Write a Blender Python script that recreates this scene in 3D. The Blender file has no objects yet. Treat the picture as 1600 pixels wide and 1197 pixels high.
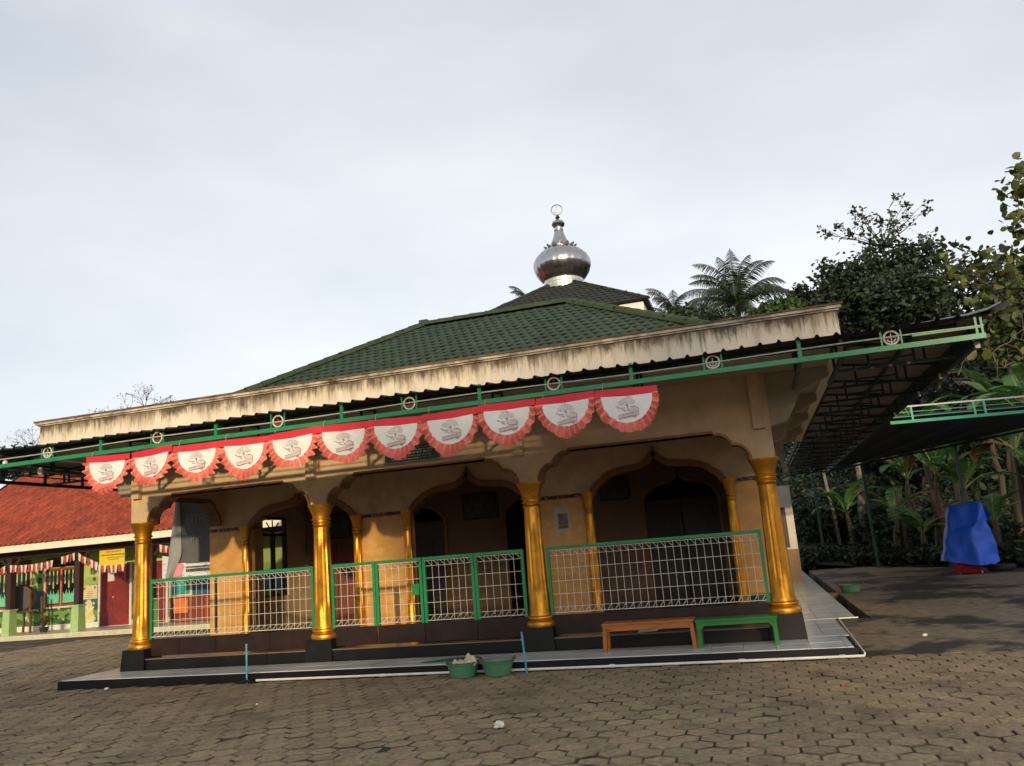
import bpy, math, random
import numpy as np
from mathutils import Vector, Matrix
sc = bpy.context.scene
col = sc.collection
rnd = random.Random(7)
R = math.radians

# ------------------------------------------------------------------ camera, sky, sun
def set_camera():
    yaw, pitch, roll, f = -0.27113, 0.20246, -0.08141, 1280.73
    F = Vector((math.sin(yaw)*math.cos(pitch), math.cos(yaw)*math.cos(pitch), math.sin(pitch)))
    r = Vector((math.cos(yaw), -math.sin(yaw), 0)); u = r.cross(F)
    c, s = math.cos(roll), math.sin(roll)
    r2 = c*r + s*u; u2 = -s*r + c*u
    m = Matrix((r2, u2, -F)).transposed().to_4x4()
    m.translation = Vector((-0.2135, -11.937, 1.542))
    cd = bpy.data.cameras.new('camera'); cd.sensor_width = 36; cd.lens = 36*f/1600
    cd.clip_end = 3000; cd.clip_start = 0.05
    o = bpy.data.objects.new('camera', cd); col.objects.link(o); o.matrix_world = m
    sc.camera = o
set_camera()

SUN_DIR = Vector((0.61, -2.0, 0.42)).normalized()          # towards the sun
SUN_EL = math.asin(SUN_DIR.z); SUN_ROT = math.atan2(SUN_DIR.x, SUN_DIR.y)
w = bpy.data.worlds.new('World'); sc.world = w; w.use_nodes = True
nt = w.node_tree; nt.nodes.clear()
def N(t, **k):
    n = nt.nodes.new(t)
    for a, b in k.items(): setattr(n, a, b)
    return n
out = N('ShaderNodeOutputWorld'); bg = N('ShaderNodeBackground')
sky = N('ShaderNodeTexSky', sky_type='NISHITA', sun_disc=False, sun_elevation=SUN_EL, sun_rotation=SUN_ROT, dust_density=2.0)
tc = N('ShaderNodeTexCoord'); mp = N('ShaderNodeMapping'); mp.inputs['Scale'].default_value = (1.0, 1.0, 2.6); mp.inputs['Rotation'].default_value = (0.1, 0.25, 0.5)
n1 = N('ShaderNodeTexNoise'); n1.inputs['Scale'].default_value = 1.7; n1.inputs['Detail'].default_value = 5; n1.inputs['Roughness'].default_value = .5
cr = N('ShaderNodeValToRGB')
cr.color_ramp.elements[0].position = .32; cr.color_ramp.elements[0].color = (.39, .43, .495, 1)
cr.color_ramp.elements[1].position = .68; cr.color_ramp.elements[1].color = (.60, .61, .63, 1)
sm = N('ShaderNodeMix', data_type='RGBA', blend_type='ADD'); sm.inputs[0].default_value = 1.0
mul = N('ShaderNodeVectorMath', operation='SCALE'); mul.inputs['Scale'].default_value = 0.10
nt.links.new(tc.outputs['Generated'], mp.inputs['Vector']); nt.links.new(mp.outputs[0], n1.inputs['Vector'])
hsv = N('ShaderNodeHueSaturation'); hsv.inputs['Saturation'].default_value = .30
nt.links.new(n1.outputs['Fac'], cr.inputs[0]); nt.links.new(sky.outputs[0], hsv.inputs['Color']); nt.links.new(hsv.outputs[0], mul.inputs[0])
nt.links.new(mul.outputs[0], sm.inputs[6]); nt.links.new(cr.outputs[0], sm.inputs[7])
nt.links.new(sm.outputs[2], bg.inputs['Color']); bg.inputs['Strength'].default_value = 1.0
nt.links.new(bg.outputs[0], out.inputs[0])
sd = bpy.data.lights.new('sun', 'SUN'); sd.energy = 3.1; sd.angle = R(1.1); sd.color = (1, .80, .50)
so = bpy.data.objects.new('sun', sd); col.objects.link(so); so.rotation_euler = SUN_DIR.to_track_quat('Z', 'Y').to_euler()
so.location = SUN_DIR*60
vs = sc.view_settings; vs.view_transform = 'Standard'; vs.look = 'None'; vs.gamma = 1; vs.exposure = 0.0; vs.use_curve_mapping = False

# ------------------------------------------------------------------ helpers
class MB:
    def __init__(s): s.v = []; s.f = []
    def add(s, vs_, fs_):
        o = len(s.v); s.v += [tuple(p) for p in vs_]; s.f += [tuple(i+o for i in f) for f in fs_]; return s
    def box(s, x0, x1, y0, y1, z0, z1):
        return s.add([(x0,y0,z0),(x1,y0,z0),(x1,y1,z0),(x0,y1,z0),(x0,y0,z1),(x1,y0,z1),(x1,y1,z1),(x0,y1,z1)],
            [(3,2,1,0),(4,5,6,7),(0,1,5,4),(1,2,6,5),(2,3,7,6),(3,0,4,7)])
    def frustum(s, cx, cy, z0, z1, a, b):   # tapered square block
        q = [(-1,-1),(1,-1),(1,1),(-1,1)]
        return s.add([(cx+a*i, cy+a*j, z0) for i,j in q]+[(cx+b*i, cy+b*j, z1) for i,j in q],
            [(3,2,1,0),(4,5,6,7),(0,1,5,4),(1,2,6,5),(2,3,7,6),(3,0,4,7)])
    def bar(s, a, b, w_, h=None):           # square bar between two points
        a = Vector(a); b = Vector(b); d = (b-a).normalized(); h = h or w_
        up = Vector((0,0,1)) if abs(d.z) < .95 else Vector((0,1,0))
        x = d.cross(up).normalized()*w_/2; y = x.cross(d).normalized()*h/2
        V = [p+i*x+j*y for p in (a,b) for i,j in ((-1,-1),(1,-1),(1,1),(-1,1))]
        return s.add(V, [(3,2,1,0),(4,5,6,7),(0,1,5,4),(1,2,6,5),(2,3,7,6),(3,0,4,7)])
    def tube(s, pts, r, n=6, cap=True, closed=False):
        P = [Vector(p) for p in pts]; m = len(P); rr = r if isinstance(r, (list,tuple)) else [r]*m
        V = []; prev = None
        for i in range(m):
            if closed: d = (P[(i+1)%m]-P[i-1]).normalized()
            else: d = (P[min(i+1,m-1)]-P[max(i-1,0)]).normalized()
            if prev is None:
                up = Vector((0,0,1)) if abs(d.z) < .9 else Vector((1,0,0)); x = d.cross(up).normalized()
            else:
                x = (prev - d*prev.dot(d)); x = x.normalized() if x.length > 1e-6 else d.orthogonal().normalized()
            prev = x; y = d.cross(x)
            for k in range(n):
                a = 2*math.pi*k/n; V.append(P[i]+rr[i]*(math.cos(a)*x+math.sin(a)*y))
        Fc = []
        for i in range(m if closed else m-1):
            j = (i+1)%m
            for k in range(n): Fc.append((i*n+k, i*n+(k+1)%n, j*n+(k+1)%n, j*n+k))
        if cap and not closed: Fc += [tuple(range(n))[::-1], tuple((m-1)*n+k for k in range(n))]
        return s.add(V, Fc)
    def lathe(s, prof, cx, cy, n=20, flute=None, cap=True):
        V = []; Fc = []; m = len(prof)
        for i, p in enumerate(prof):
            r, z = p[0], p[1]; fl = p[2] if len(p) > 2 else 0
            for k in range(n):
                a = 2*math.pi*k/n; q = r*(1-(fl if (flute and k % flute == 0) else 0)); V.append((cx+q*math.cos(a), cy+q*math.sin(a), z))
        for i in range(m-1):
            for k in range(n): Fc.append((i*n+k, i*n+(k+1)%n, (i+1)*n+(k+1)%n, (i+1)*n+k))
        if cap: Fc += [tuple(range(n))[::-1], tuple((m-1)*n+k for k in range(n))]
        return s.add(V, Fc)
    def prism(s, poly, a0, a1, ax='y'):     # polygon in (x,z) along y, (y,z) along x or (x,y) along z
        mk = {'y': lambda p,a: (p[0],a,p[1]), 'x': lambda p,a: (a,p[0],p[1]), 'z': lambda p,a: (p[0],p[1],a)}[ax]
        n = len(poly); V = [mk(p,a0) for p in poly]+[mk(p,a1) for p in poly]
        return s.add(V, [tuple(range(n)), tuple(range(n,2*n))[::-1]]+[(i, n+i, n+(i+1)%n, (i+1)%n) for i in range(n)])
    def grid(s, rows):                      # rows of points
        m, n = len(rows), len(rows[0])
        return s.add([p for r_ in rows for p in r_], [(i*n+j, i*n+j+1, (i+1)*n+j+1, (i+1)*n+j) for i in range(m-1) for j in range(n-1)])
    def build(s, name, mat, parent=None, smooth=False, fix=True):
        o0 = world_loc(parent)
        me = bpy.data.meshes.new(name)
        me.from_pydata([(p[0]-o0[0], p[1]-o0[1], p[2]-o0[2]) for p in s.v], [], s.f)
        if fix:
            import bmesh
            bm = bmesh.new(); bm.from_mesh(me); bmesh.ops.recalc_face_normals(bm, faces=bm.faces[:]); bm.to_mesh(me); bm.free()
        return link(name, me, mat, parent, smooth)
def world_loc(o):
    p = Vector((0,0,0))
    while o is not None: p += o.location; o = o.parent
    return p
def link(name, me, mat, parent=None, smooth=False, loc=(0,0,0)):
    if mat is not None and not me.materials: me.materials.append(mat)
    if smooth:
        me.polygons.foreach_set('use_smooth', [True]*len(me.polygons))
        if smooth != 'all':
            try: me.set_sharp_from_angle(angle=R(38))
            except Exception: pass
    o = bpy.data.objects.new(name, me); col.objects.link(o); o.parent = parent; o.location = loc
    return o
def np_mesh(name, V, quads, mat, parent=None, smooth=False):
    o0 = world_loc(parent); V = np.asarray(V, np.float32)-np.array(o0, np.float32); quads = np.asarray(quads, np.int32)
    me = bpy.data.meshes.new(name); me.vertices.add(len(V)); me.vertices.foreach_set('co', V.ravel())
    k = quads.shape[1]; me.loops.add(quads.size); me.loops.foreach_set('vertex_index', quads.ravel())
    me.polygons.add(len(quads)); me.polygons.foreach_set('loop_start', np.arange(0, quads.size, k, dtype=np.int32))
    me.update(calc_edges=True)
    return link(name, me, mat, parent, 'all' if smooth else False)
def tag(o, label=None, cat=None, group=None, kind=None):
    if label: o['label'] = label
    if cat: o['category'] = cat
    if group: o['group'] = group
    if kind: o['kind'] = kind
    return o
def empty(name, loc, label=None, cat=None, group=None, rz=0):
    o = bpy.data.objects.new(name, None); col.objects.link(o); o.location = loc; o.rotation_euler.z = rz; o.empty_display_size = .1
    return tag(o, label, cat, group)
def copy_tree(o, parent=None):
    c = o.copy(); col.objects.link(c); c.parent = parent
    for ch in o.children: copy_tree(ch, c)
    return c
def text_mesh(name, body, size, mat, parent, M):   # M: matrix that places text plane
    cu = bpy.data.curves.new(name, 'FONT'); cu.body = body; cu.size = size; cu.align_x = 'CENTER'; cu.align_y = 'CENTER'; cu.resolution_u = 2
    t = bpy.data.objects.new(name, cu); col.objects.link(t)
    dg = bpy.context.evaluated_depsgraph_get(); me = bpy.data.meshes.new_from_object(t.evaluated_get(dg))
    bpy.data.objects.remove(t); bpy.data.curves.remove(cu)
    me.transform(Matrix.Translation(-Vector(world_loc(parent))) @ M); me.materials.clear(); me.name = name
    return link(name, me, mat, parent)

# ------------------------------------------------------------------ materials
MATS = {}
def mat(name, c, rough=.7, metal=0., var=.12, vs_=6., bump=0., bs=60., c2=None, c2s=2., c2t=(.5,.65), island=0., spec=None, trans=0., coat=0., stretch=None, hue=0., bevel=0.):
    if name in MATS: return MATS[name]
    m = bpy.data.materials.new(name); m.use_nodes = True; t = m.node_tree; b = t.nodes['Principled BSDF']; L = t.links.new
    b.inputs['Roughness'].default_value = rough; b.inputs['Metallic'].default_value = metal
    if spec is not None: b.inputs['Specular IOR Level'].default_value = spec
    if coat: b.inputs['Coat Weight'].default_value = coat; b.inputs['Coat Roughness'].default_value = .15
    def nd(ty, **k):
        n = t.nodes.new(ty)
        for a_, b_ in k.items(): setattr(n, a_, b_)
        return n
    geo = nd('ShaderNodeNewGeometry'); vec = geo.outputs['Position']
    if stretch:
        mp_ = nd('ShaderNodeMapping'); mp_.inputs['Scale'].default_value = stretch; L(vec, mp_.inputs[0]); vec = mp_.outputs[0]
    def mixc(f, a, bb, bt='MIX'):
        x = nd('ShaderNodeMix', data_type='RGBA', blend_type=bt)
        if isinstance(f, float): x.inputs[0].default_value = f
        else: L(f, x.inputs[0])
        for sck, val in ((x.inputs[6], a), (x.inputs[7], bb)):
            if isinstance(val, tuple): sck.default_value = (*val, 1) if len(val) == 3 else val
            else: L(val, sck)
        return x.outputs[2]
    cur = c
    if c2 is not None:
        n2 = nd('ShaderNodeTexNoise'); n2.inputs['Scale'].default_value = c2s; n2.inputs['Detail'].default_value = 6; n2.inputs['Roughness'].default_value = .65; L(vec, n2.inputs['Vector'])
        mr = nd('ShaderNodeMapRange'); mr.inputs[1].default_value, mr.inputs[2].default_value = c2t; L(n2.outputs['Fac'], mr.inputs[0])
        cur = mixc(mr.outputs[0], cur, c2)
    if var:
        n3 = nd('ShaderNodeTexNoise'); n3.inputs['Scale'].default_value = vs_; n3.inputs['Detail'].default_value = 5; n3.inputs['Roughness'].default_value = .6; L(vec, n3.inputs['Vector'])
        mr = nd('ShaderNodeMapRange'); mr.inputs[1].default_value = .3; mr.inputs[2].default_value = .7; mr.inputs[3].default_value = 1-var; mr.inputs[4].default_value = 1+var; L(n3.outputs['Fac'], mr.inputs[0])
        hs = nd('ShaderNodeHueSaturation'); L(mr.outputs[0], hs.inputs['Value'])
        if isinstance(cur, tuple): hs.inputs['Color'].default_value = (*cur, 1)
        else: L(cur, hs.inputs['Color'])
        cur = hs.outputs[0]
    if island:
        oi = nd('ShaderNodeObjectInfo'); ad = nd('ShaderNodeMath', operation='ADD'); L(oi.outputs['Random'], ad.inputs[0]); L(geo.outputs['Random Per Island'], ad.inputs[1])
        fr = nd('ShaderNodeMath', operation='FRACT'); L(ad.outputs[0], fr.inputs[0])
        mr = nd('ShaderNodeMapRange'); mr.inputs[3].default_value = 1-island; mr.inputs[4].default_value = 1+island; L(fr.outputs[0], mr.inputs[0])
        hs = nd('ShaderNodeHueSaturation'); L(mr.outputs[0], hs.inputs['Value'])
        if hue:
            f2 = nd('ShaderNodeMath', operation='MULTIPLY'); f2.inputs[1].default_value = 7.31; L(ad.outputs[0], f2.inputs[0])
            f3 = nd('ShaderNodeMath', operation='FRACT'); L(f2.outputs[0], f3.inputs[0])
            m2 = nd('ShaderNodeMapRange'); m2.inputs[3].default_value = .5-hue; m2.inputs[4].default_value = .5+hue; L(f3.outputs[0], m2.inputs[0]); L(m2.outputs[0], hs.inputs['Hue'])
        if isinstance(cur, tuple): hs.inputs['Color'].default_value = (*cur, 1)
        else: L(cur, hs.inputs['Color'])
        cur = hs.outputs[0]
    if isinstance(cur, tuple): b.inputs['Base Color'].default_value = (*cur, 1)
    else: L(cur, b.inputs['Base Color'])
    nrm = None
    if bevel:
        bv = nd('ShaderNodeBevel', samples=4); bv.inputs['Radius'].default_value = bevel; nrm = bv.outputs[0]
    if bump:
        nb = nd('ShaderNodeTexNoise'); nb.inputs['Scale'].default_value = bs; nb.inputs['Detail'].default_value = 4; L(vec, nb.inputs['Vector'])
        bp = nd('ShaderNodeBump'); bp.inputs['Strength'].default_value = bump; bp.inputs['Distance'].default_value = .02; L(nb.outputs['Fac'], bp.inputs['Height'])
        if nrm: L(nrm, bp.inputs['Normal'])
        nrm = bp.outputs[0]
    if nrm: L(nrm, b.inputs['Normal'])
    if trans:
        tr = nd('ShaderNodeBsdfTranslucent'); ms = nd('ShaderNodeMixShader'); ms.inputs[0].default_value = trans
        if isinstance(cur, tuple): tr.inputs[0].default_value = (*cur, 1)
        else: L(cur, tr.inputs[0])
        o_ = t.nodes['Material Output']; L(b.outputs[0], ms.inputs[1]); L(tr.outputs[0], ms.inputs[2]); L(ms.outputs[0], o_.inputs['Surface'])
    MATS[name] = m
    return m

cream = mat('cream_paint', (.58,.41,.24), .75, var=.12, vs_=3.5, c2=(.38,.255,.145), c2s=1.5, c2t=(.48,.76), bump=.12, bs=22)
white_slab = mat('slab_paint', (.36,.29,.21), .8, var=.1, vs_=1.5, c2=(.27,.21,.15), c2s=2.5, c2t=(.5,.8))
trim = mat('arch_trim_paint', (.20,.085,.022), .45, metal=.3, var=.15, vs_=9)
gold = mat('gold_paint', (.62,.28,.030), .42, metal=.85, var=.22, vs_=7, c2=(.30,.115,.014), c2s=4, c2t=(.5,.8), bump=.12, bs=14)
marble = mat('marble_tile', (.60,.305,.080), .38, var=.12, vs_=3, c2=(.68,.41,.15), c2s=5, c2t=(.48,.72), stretch=(1,1,1.6))
black_tile = mat('black_tile', (.008,.0075,.0075), .45, var=.3, vs_=4, c2=(.022,.020,.018), c2s=7, c2t=(.6,.8), spec=.22)
brown_sheet = mat('brown_sheet_metal', (.020,.010,.008), .5, var=.2, vs_=5, c2=(.034,.019,.014), c2s=3, c2t=(.5,.8), spec=.25)
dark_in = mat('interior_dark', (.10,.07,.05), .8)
green_paint = mat('green_paint', (.012,.21,.075), .42, var=.12, vs_=8, c2=(.02,.14,.06), c2s=6, c2t=(.55,.8))
wire_white = mat('white_wire', (.72,.68,.58), .5, var=.1)
pipe_white = mat('white_pvc', (.72,.70,.65), .45, var=.1)
dark_steel = mat('dark_green_steel', (.012,.035,.024), .55, var=.2)
wood_dark = mat('door_wood_dark', (.03,.016,.010), .5, var=.25, stretch=(8,8,.7))
wood_red = mat('door_wood_red', (.17,.055,.028), .5, var=.2, stretch=(8,8,.7))

def m_parapet():
    m = mat('parapet_stained', (.70,.61,.47), .85, var=.08, vs_=2, bump=.1, bs=25)
    t = m.node_tree; L = t.links.new; b = t.nodes['Principled BSDF']; src = b.inputs['Base Color'].links[0].from_socket
    geo = t.nodes.new('ShaderNodeNewGeometry')
    def noise(scale, st, det=6, ro=.65):
        mp_ = t.nodes.new('ShaderNodeMapping'); mp_.inputs['Scale'].default_value = st; L(geo.outputs['Position'], mp_.inputs[0])
        n = t.nodes.new('ShaderNodeTexNoise'); n.inputs['Scale'].default_value = scale; n.inputs['Detail'].default_value = det; n.inputs['Roughness'].default_value = ro; L(mp_.outputs[0], n.inputs[0]); return n.outputs['Fac']
    sx = t.nodes.new('ShaderNodeSeparateXYZ'); L(geo.outputs['Position'], sx.inputs[0])
    hz = t.nodes.new('ShaderNodeMapRange'); hz.inputs[1].default_value = 3.95; hz.inputs[2].default_value = 4.30; hz.inputs[3].default_value = -.16; hz.inputs[4].default_value = .17; L(sx.outputs['Z'], hz.inputs[0])
    def layer(cin, fac, lo, hi, colr, amt):
        ad = t.nodes.new('ShaderNodeMath'); ad.operation = 'ADD'; L(fac, ad.inputs[0]); L(hz.outputs[0], ad.inputs[1])
        mr = t.nodes.new('ShaderNodeMapRange'); mr.inputs[1].default_value = lo; mr.inputs[2].default_value = hi; mr.inputs[4].default_value = amt; L(ad.outputs[0], mr.inputs[0])
        x = t.nodes.new('ShaderNodeMix'); x.data_type = 'RGBA'; L(mr.outputs[0], x.inputs[0]); L(cin, x.inputs[6]); x.inputs[7].default_value = (*colr, 1); return x.outputs[2]
    c_ = layer(src, noise(5, (1.6,1.6,.22)), .38, .66, (.42,.32,.20), .9)
    c_ = layer(c_, noise(19, (1.6,1.6,.13)), .46, .66, (.15,.105,.065), .9)
    c_ = layer(c_, noise(3.1, (1,1,.5), 8, .75), .52, .68, (.08,.055,.035), .92)
    L(c_, b.inputs['Base Color']); return m
parapet_m = m_parapet()
cornice_m = mat('cornice_mould', (.58,.50,.38), .85, var=.15, vs_=6, c2=(.10,.065,.04), c2s=3.2, c2t=(.42,.66), bump=.15, bs=30)
cap_m = mat('parapet_cap', (.16,.09,.055), .9, var=.3, vs_=5, c2=(.05,.04,.03), c2s=4, c2t=(.45,.7), bump=.2)
tile_green = mat('green_roof_tile', (.014,.034,.012), .75, var=.3, vs_=8, c2=(.026,.040,.013), c2s=2.2, c2t=(.45,.75), island=.28, bump=.1)
tile_ridge = mat('mossy_ridge_tile', (.024,.040,.014), .85, var=.3, vs_=6, c2=(.042,.054,.016), c2s=4, c2t=(.5,.7), bump=.3, bs=30)
tile_black = mat('dark_roof_tile', (.011,.013,.010), .85, var=.3, vs_=6, c2=(.020,.024,.010), c2s=2, c2t=(.5,.7), island=.25, bump=.1)
tile_red = mat('red_clay_tile', (.34,.064,.028), .75, var=.15, vs_=3, c2=(.19,.035,.02), c2s=.7, c2t=(.48,.7), island=.18, bump=.1)
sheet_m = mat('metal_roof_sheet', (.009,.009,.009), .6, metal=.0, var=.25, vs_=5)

# ------------------------------------------------------------------ the ground
def ground():
    g = mat('earth', (.055,.042,.028), .95, var=.25, vs_=.7, c2=(.03,.035,.015), c2s=.5, c2t=(.45,.65), bump=.4, bs=8)
    b = MB(); b.grid([[(x, y, -.3) for x in (-900,-60,0,60,900)] for y in (-900,-60,0,60,900)])
    tag(b.build('ground', g, fix=False), kind='structure')
    # bare concrete / earth yard beside the building, open over the drain
    yard = mat('worn_concrete', (.20,.150,.094), .75, var=.4, vs_=9, c2=(.026,.018,.011), c2s=.62, c2t=(.48,.545), bump=.5, bs=9, stretch=(.7,.55,1))
    b = MB(); b.box(1.40,40,-.98,60,-.29,-.004); b.box(.80,1.40,-.98,3.35,-.29,-.005); b.box(1.08,1.40,8.9,9.5,-.29,-.005); b.box(-30,1.08,20,60,-.29,-.006)
    tag(b.build('yard', yard), kind='structure')
    bed = mat('joint_sand', (.11,.080,.048), .95, var=.3, vs_=9, c2=(.025,.018,.011), c2s=1.7, c2t=(.42,.56), bump=.3)
    b = MB(); b.box(-60,40,-40,-.99,-.28,-.0135); b.box(-60,-10.4,-.985,11.9,-.28,-.014); b.box(-60,-30,11.9,60,-.28,-.023); 
    p = b.build('paving', bed); tag(p, kind='structure')
    pm = mat('hex_paver', (.26,.190,.108), .9, var=.38, vs_=19, c2=(.125,.085,.046), c2s=.9, c2t=(.50,.70), island=.15, bump=.6, bs=38, hue=.012)
    wdt = .245; rad = wdt/math.sqrt(3)
    me = bpy.data.meshes.new('paver'); V = []; Fc = []
    for (q, z) in ((.965,-.05),(.96,-.009),(.905,0.0)):
        for k in range(6):
            a = R(30+60*k); V.append((rad*q*math.cos(a), rad*q*math.sin(a), z))
    for l in range(2):
        for k in range(6): Fc.append((l*6+k, l*6+(k+1)%6, (l+1)*6+(k+1)%6, (l+1)*6+k))
    Fc.append(tuple(range(12,18))); me.from_pydata(V, [], Fc)
    edge = mat('paver_grimy_edge', (.19,.138,.080), .95, var=.4, vs_=11, c2=(.040,.028,.017), c2s=1.7, c2t=(.46,.62), bump=.4)
    me.materials.append(pm); me.materials.append(edge); me.polygons.foreach_set('material_index', [1]*12+[0])
    cells = []
    rr = random.Random(3)
    for j in range(-42, 60):
        y = -1.16+j*rad*1.5
        if y > 9: break
        for i in range(-120, 60):
            x = (i+(.5 if j % 2 else 0))*wdt
            if y < -1.12: ok = (-17 < x < 5.5)
            else: ok = (-20 < x < -11.25)
            if not ok: continue
            d = math.hypot(x+.2, y+11.94)
            if y < -9.5: continue
            cells.append((d, x, y, rr.uniform(-.009,.004)-(.004 if rr.random() < .05 else 0), rr.gauss(0,.016), rr.gauss(0,.014), rr.gauss(0,.03)))
    # keep those the camera sees first
    def seen(c):
        d = Vector((c[1]+.2135, c[2]+11.937, -1.54)); yaw=-0.27113
        F = Vector((math.sin(yaw)*math.cos(.2025), math.cos(yaw)*math.cos(.2025), math.sin(.2025))); r = Vector((math.cos(yaw), -math.sin(yaw), 0)); u = r.cross(F)
        c_, s_ = math.cos(-.08141), math.sin(-.08141); X = d.dot(c_*r+s_*u)/d.dot(F); Y = d.dot(-s_*r+c_*u)/d.dot(F)
        return d.dot(F) > 0 and abs(X) < .64 and Y > -.475
    vis = sorted([c for c in cells if seen(c)]); near = set(id(c) for c in vis[:300])
    for c in vis[:300]:
        o = link('paver', me, pm, p, False, (c[1]-0, c[2], c[3])); o.rotation_euler = (c[4], c[5], c[6])
    A = np.array(V); Vs = []; Q4 = []; Q6 = []
    big = MB()
    for c in cells:
        if id(c) in near: continue
        co, si = math.cos(c[6]), math.sin(c[6])
        big.add([(c[1]+co*v[0]-si*v[1], c[2]+si*v[0]+co*v[1], c[3]+v[2]-c[5]*v[0]+c[4]*v[1]) for v in V], Fc)
    o = big.build('paver_field', pm, p, fix=False); o['kind'] = 'stuff'; o.data.materials.append(edge); o.data.polygons.foreach_set('material_index', ([1]*12+[0])*(len(o.data.polygons)//13))
ground()

# ------------------------------------------------------------------ the mosque
CX = [-10.35, -6.92, -3.40, 0.0]         # front columns
INW = [-8.60, -5.17, -1.76]              # centres of the inner openings
def build_mosque():
    root = empty('mosque', (-5.2, 4, 0), 'cream and gold mosque hall with green tiled roof and silver dome', 'mosque')
    P = lambda b, n, m, par=None, sm=False: b.build(n, m, par or root, sm)
    # --- apron with its tiles
    ap = MB(); ap.prism([(-11.03,-1.00),(.74,-1.15),(.78,2.17),(1.08,2.19),(1.08,20),(-11.03,20)], -.25, .118, 'z')
    apron = P(ap, 'apron', black_tile)
    wt = mat('white_floor_tile', (.60,.61,.58), .22, var=.1, vs_=2, c2=(.33,.32,.28), c2s=2.4, c2t=(.52,.8), island=.07, spec=.5)
    rr = random.Random(5)
    def tile(x0, x1, y0, y1):
        if x1-x0 < .05 or y1-y0 < .05: return
        b = MB(); g = .0012; h = .128+rr.uniform(-.0008,.0008); e = .0025
        b.add([(x0+g,y0+g,.119),(x1-g,y0+g,.119),(x1-g,y1-g,.119),(x0+g,y1-g,.119),(x0+g+e,y0+g+e,h),(x1-g-e,y0+g+e,h),(x1-g-e,y1-g-e,h),(x0+g+e,y1-g-e,h)],
              [(4,5,6,7),(0,1,5,4),(1,2,6,5),(2,3,7,6),(3,0,4,7)])
        b.build('floor_tile', wt, apron, fix=False)
    x = -10.98
    while x < .66:
        x1 = min(x+.4, .70); y0 = -.985-.14*(x+11)/11.7
        tile(x, x1, y0, -.62); tile(x, x1, -.62, -.22); tile(x, x1, -.22, .02) if x > -.1 or x1 < -10.4 else None
        x = x1
    for i, (xa, xb) in enumerate(((.16,.45),(.45,.755))):
        y = -.22 if i == 0 else -.22
        y = .02
        while y < 2.1: tile(xa, xb, y, min(y+.4, 2.15)); y += .4
    y = 2.2
    while y < 19:
        for xa, xb in ((.16,.5),(.5,.8),(.8,1.07)): tile(xa, xb, y, y+.6)
        y += .6
    y = .02
    while y < 6: tile(-10.98,-10.62,y,y+.4); y += .4
    # --- floor slab, riser and ledge
    P(MB().box(-10.52,.15,-.12,9.6,.10,.285), 'plinth', black_tile)
    P(MB().box(-10.50,.13,-.135,9.55,.2852,.300), 'floor', mat('veranda_floor_tile', (.16,.12,.09), .3, var=.12))
    # --- front wall with lobed arches
    HALF = [(1.07,2.955),(1.075,2.925),(1.17,2.915),(1.25,2.865),(1.30,2.80),(1.315,2.755),(1.36,2.76),(1.44,2.735),(1.50,2.68),(1.535,2.60),(1.54,2.50)]
    def arch(cx, sx=1.0, y0=None):
        L_ = [(cx-u*sx, z) for u, z in reversed(HALF)]; Rr = [(cx+u*sx, z) for u, z in HALF]
        return L_+Rr
    poly = [(-10.55,2.50)]
    tr = []
    for i in range(3):
        c = (CX[i]+CX[i+1])/2; a = arch(c, (CX[i+1]-CX[i]-.36)/2/1.54); poly += a; tr.append(a)
    poly += [(.16,2.50),(.16,3.72),(-10.55,3.72)]
    wall = P(MB().prism(poly, 0, .22), 'front_wall', cream)
    def ribbon(path, wdt, y0, y1):                       # moulding that follows a profile in x,z
        b = MB(); n = len(path); offs = []
        for i in range(n):
            p0 = Vector(path[max(i-1,0)]); p1 = Vector(path[min(i+1,n-1)]); d = (p1-p0).normalized(); nn = Vector((-d.y, d.x))
            offs.append((path[i][0]+nn.x*wdt, path[i][1]+nn.y*wdt))
        V = []
        for (a, o_) in zip(path, offs): V += [(a[0],y1,a[1]),(a[0],y0,a[1]),(o_[0],y0,o_[1]),(o_[0],y1,o_[1])]
        Fc = []
        for i in range(n-1):
            for k in range(4): Fc.append((i*4+k, i*4+(k+1)%4, i*4+4+(k+1)%4, i*4+4+k))
        Fc += [(0,1,2,3),((n-1)*4+3,(n-1)*4+2,(n-1)*4+1,(n-1)*4)]
        return b.add(V, Fc)
    for a in tr:
        b = ribbon(a, .035, -.035, .255); P(b, 'arch_trim', trim)
    # side arches of the veranda, left and right
    def side_arch(x0, x1):
        q = 1.0/1.54*.90
        pr_ = [(1.26-u*q, z) for u, z in reversed(HALF)]+[(1.26+u*q, z) for u, z in HALF]
        P(MB().prism([(.22,2.5)]+pr_+[(2.3,2.5),(2.3,3.72),(.22,3.72)], x0, x1, 'x'), 'side_wall', cream)
        n = len(pr_); V = []; Fc = []
        for i in range(n):
            p0 = Vector(pr_[max(i-1,0)]); p1 = Vector(pr_[min(i+1,n-1)]); d = (p1-p0).normalized(); nn = Vector((-d.y, d.x))*.05
            V += [(x0-.03,*pr_[i]),(x1+.03,*pr_[i]),(x1+.03,pr_[i][0]+nn.x,pr_[i][1]+nn.y),(x0-.03,pr_[i][0]+nn.x,pr_[i][1]+nn.y)]
        for i in range(n-1):
            for k in range(4): Fc.append((i*4+k, i*4+(k+1)%4, i*4+4+(k+1)%4, i*4+4+k))
        P(MB().add(V, Fc), 'side_arch_trim', trim)
    side_arch(-10.549,-10.35); side_arch(-.04,.159)
    # ribs under the slab, over each column
    for cx in (-10.40,-7.02,-3.50,-.0):
        P(MB().box(cx-.075,cx+.075,-.10,-.001,2.95,3.715), 'wall_rib', cream)
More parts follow.
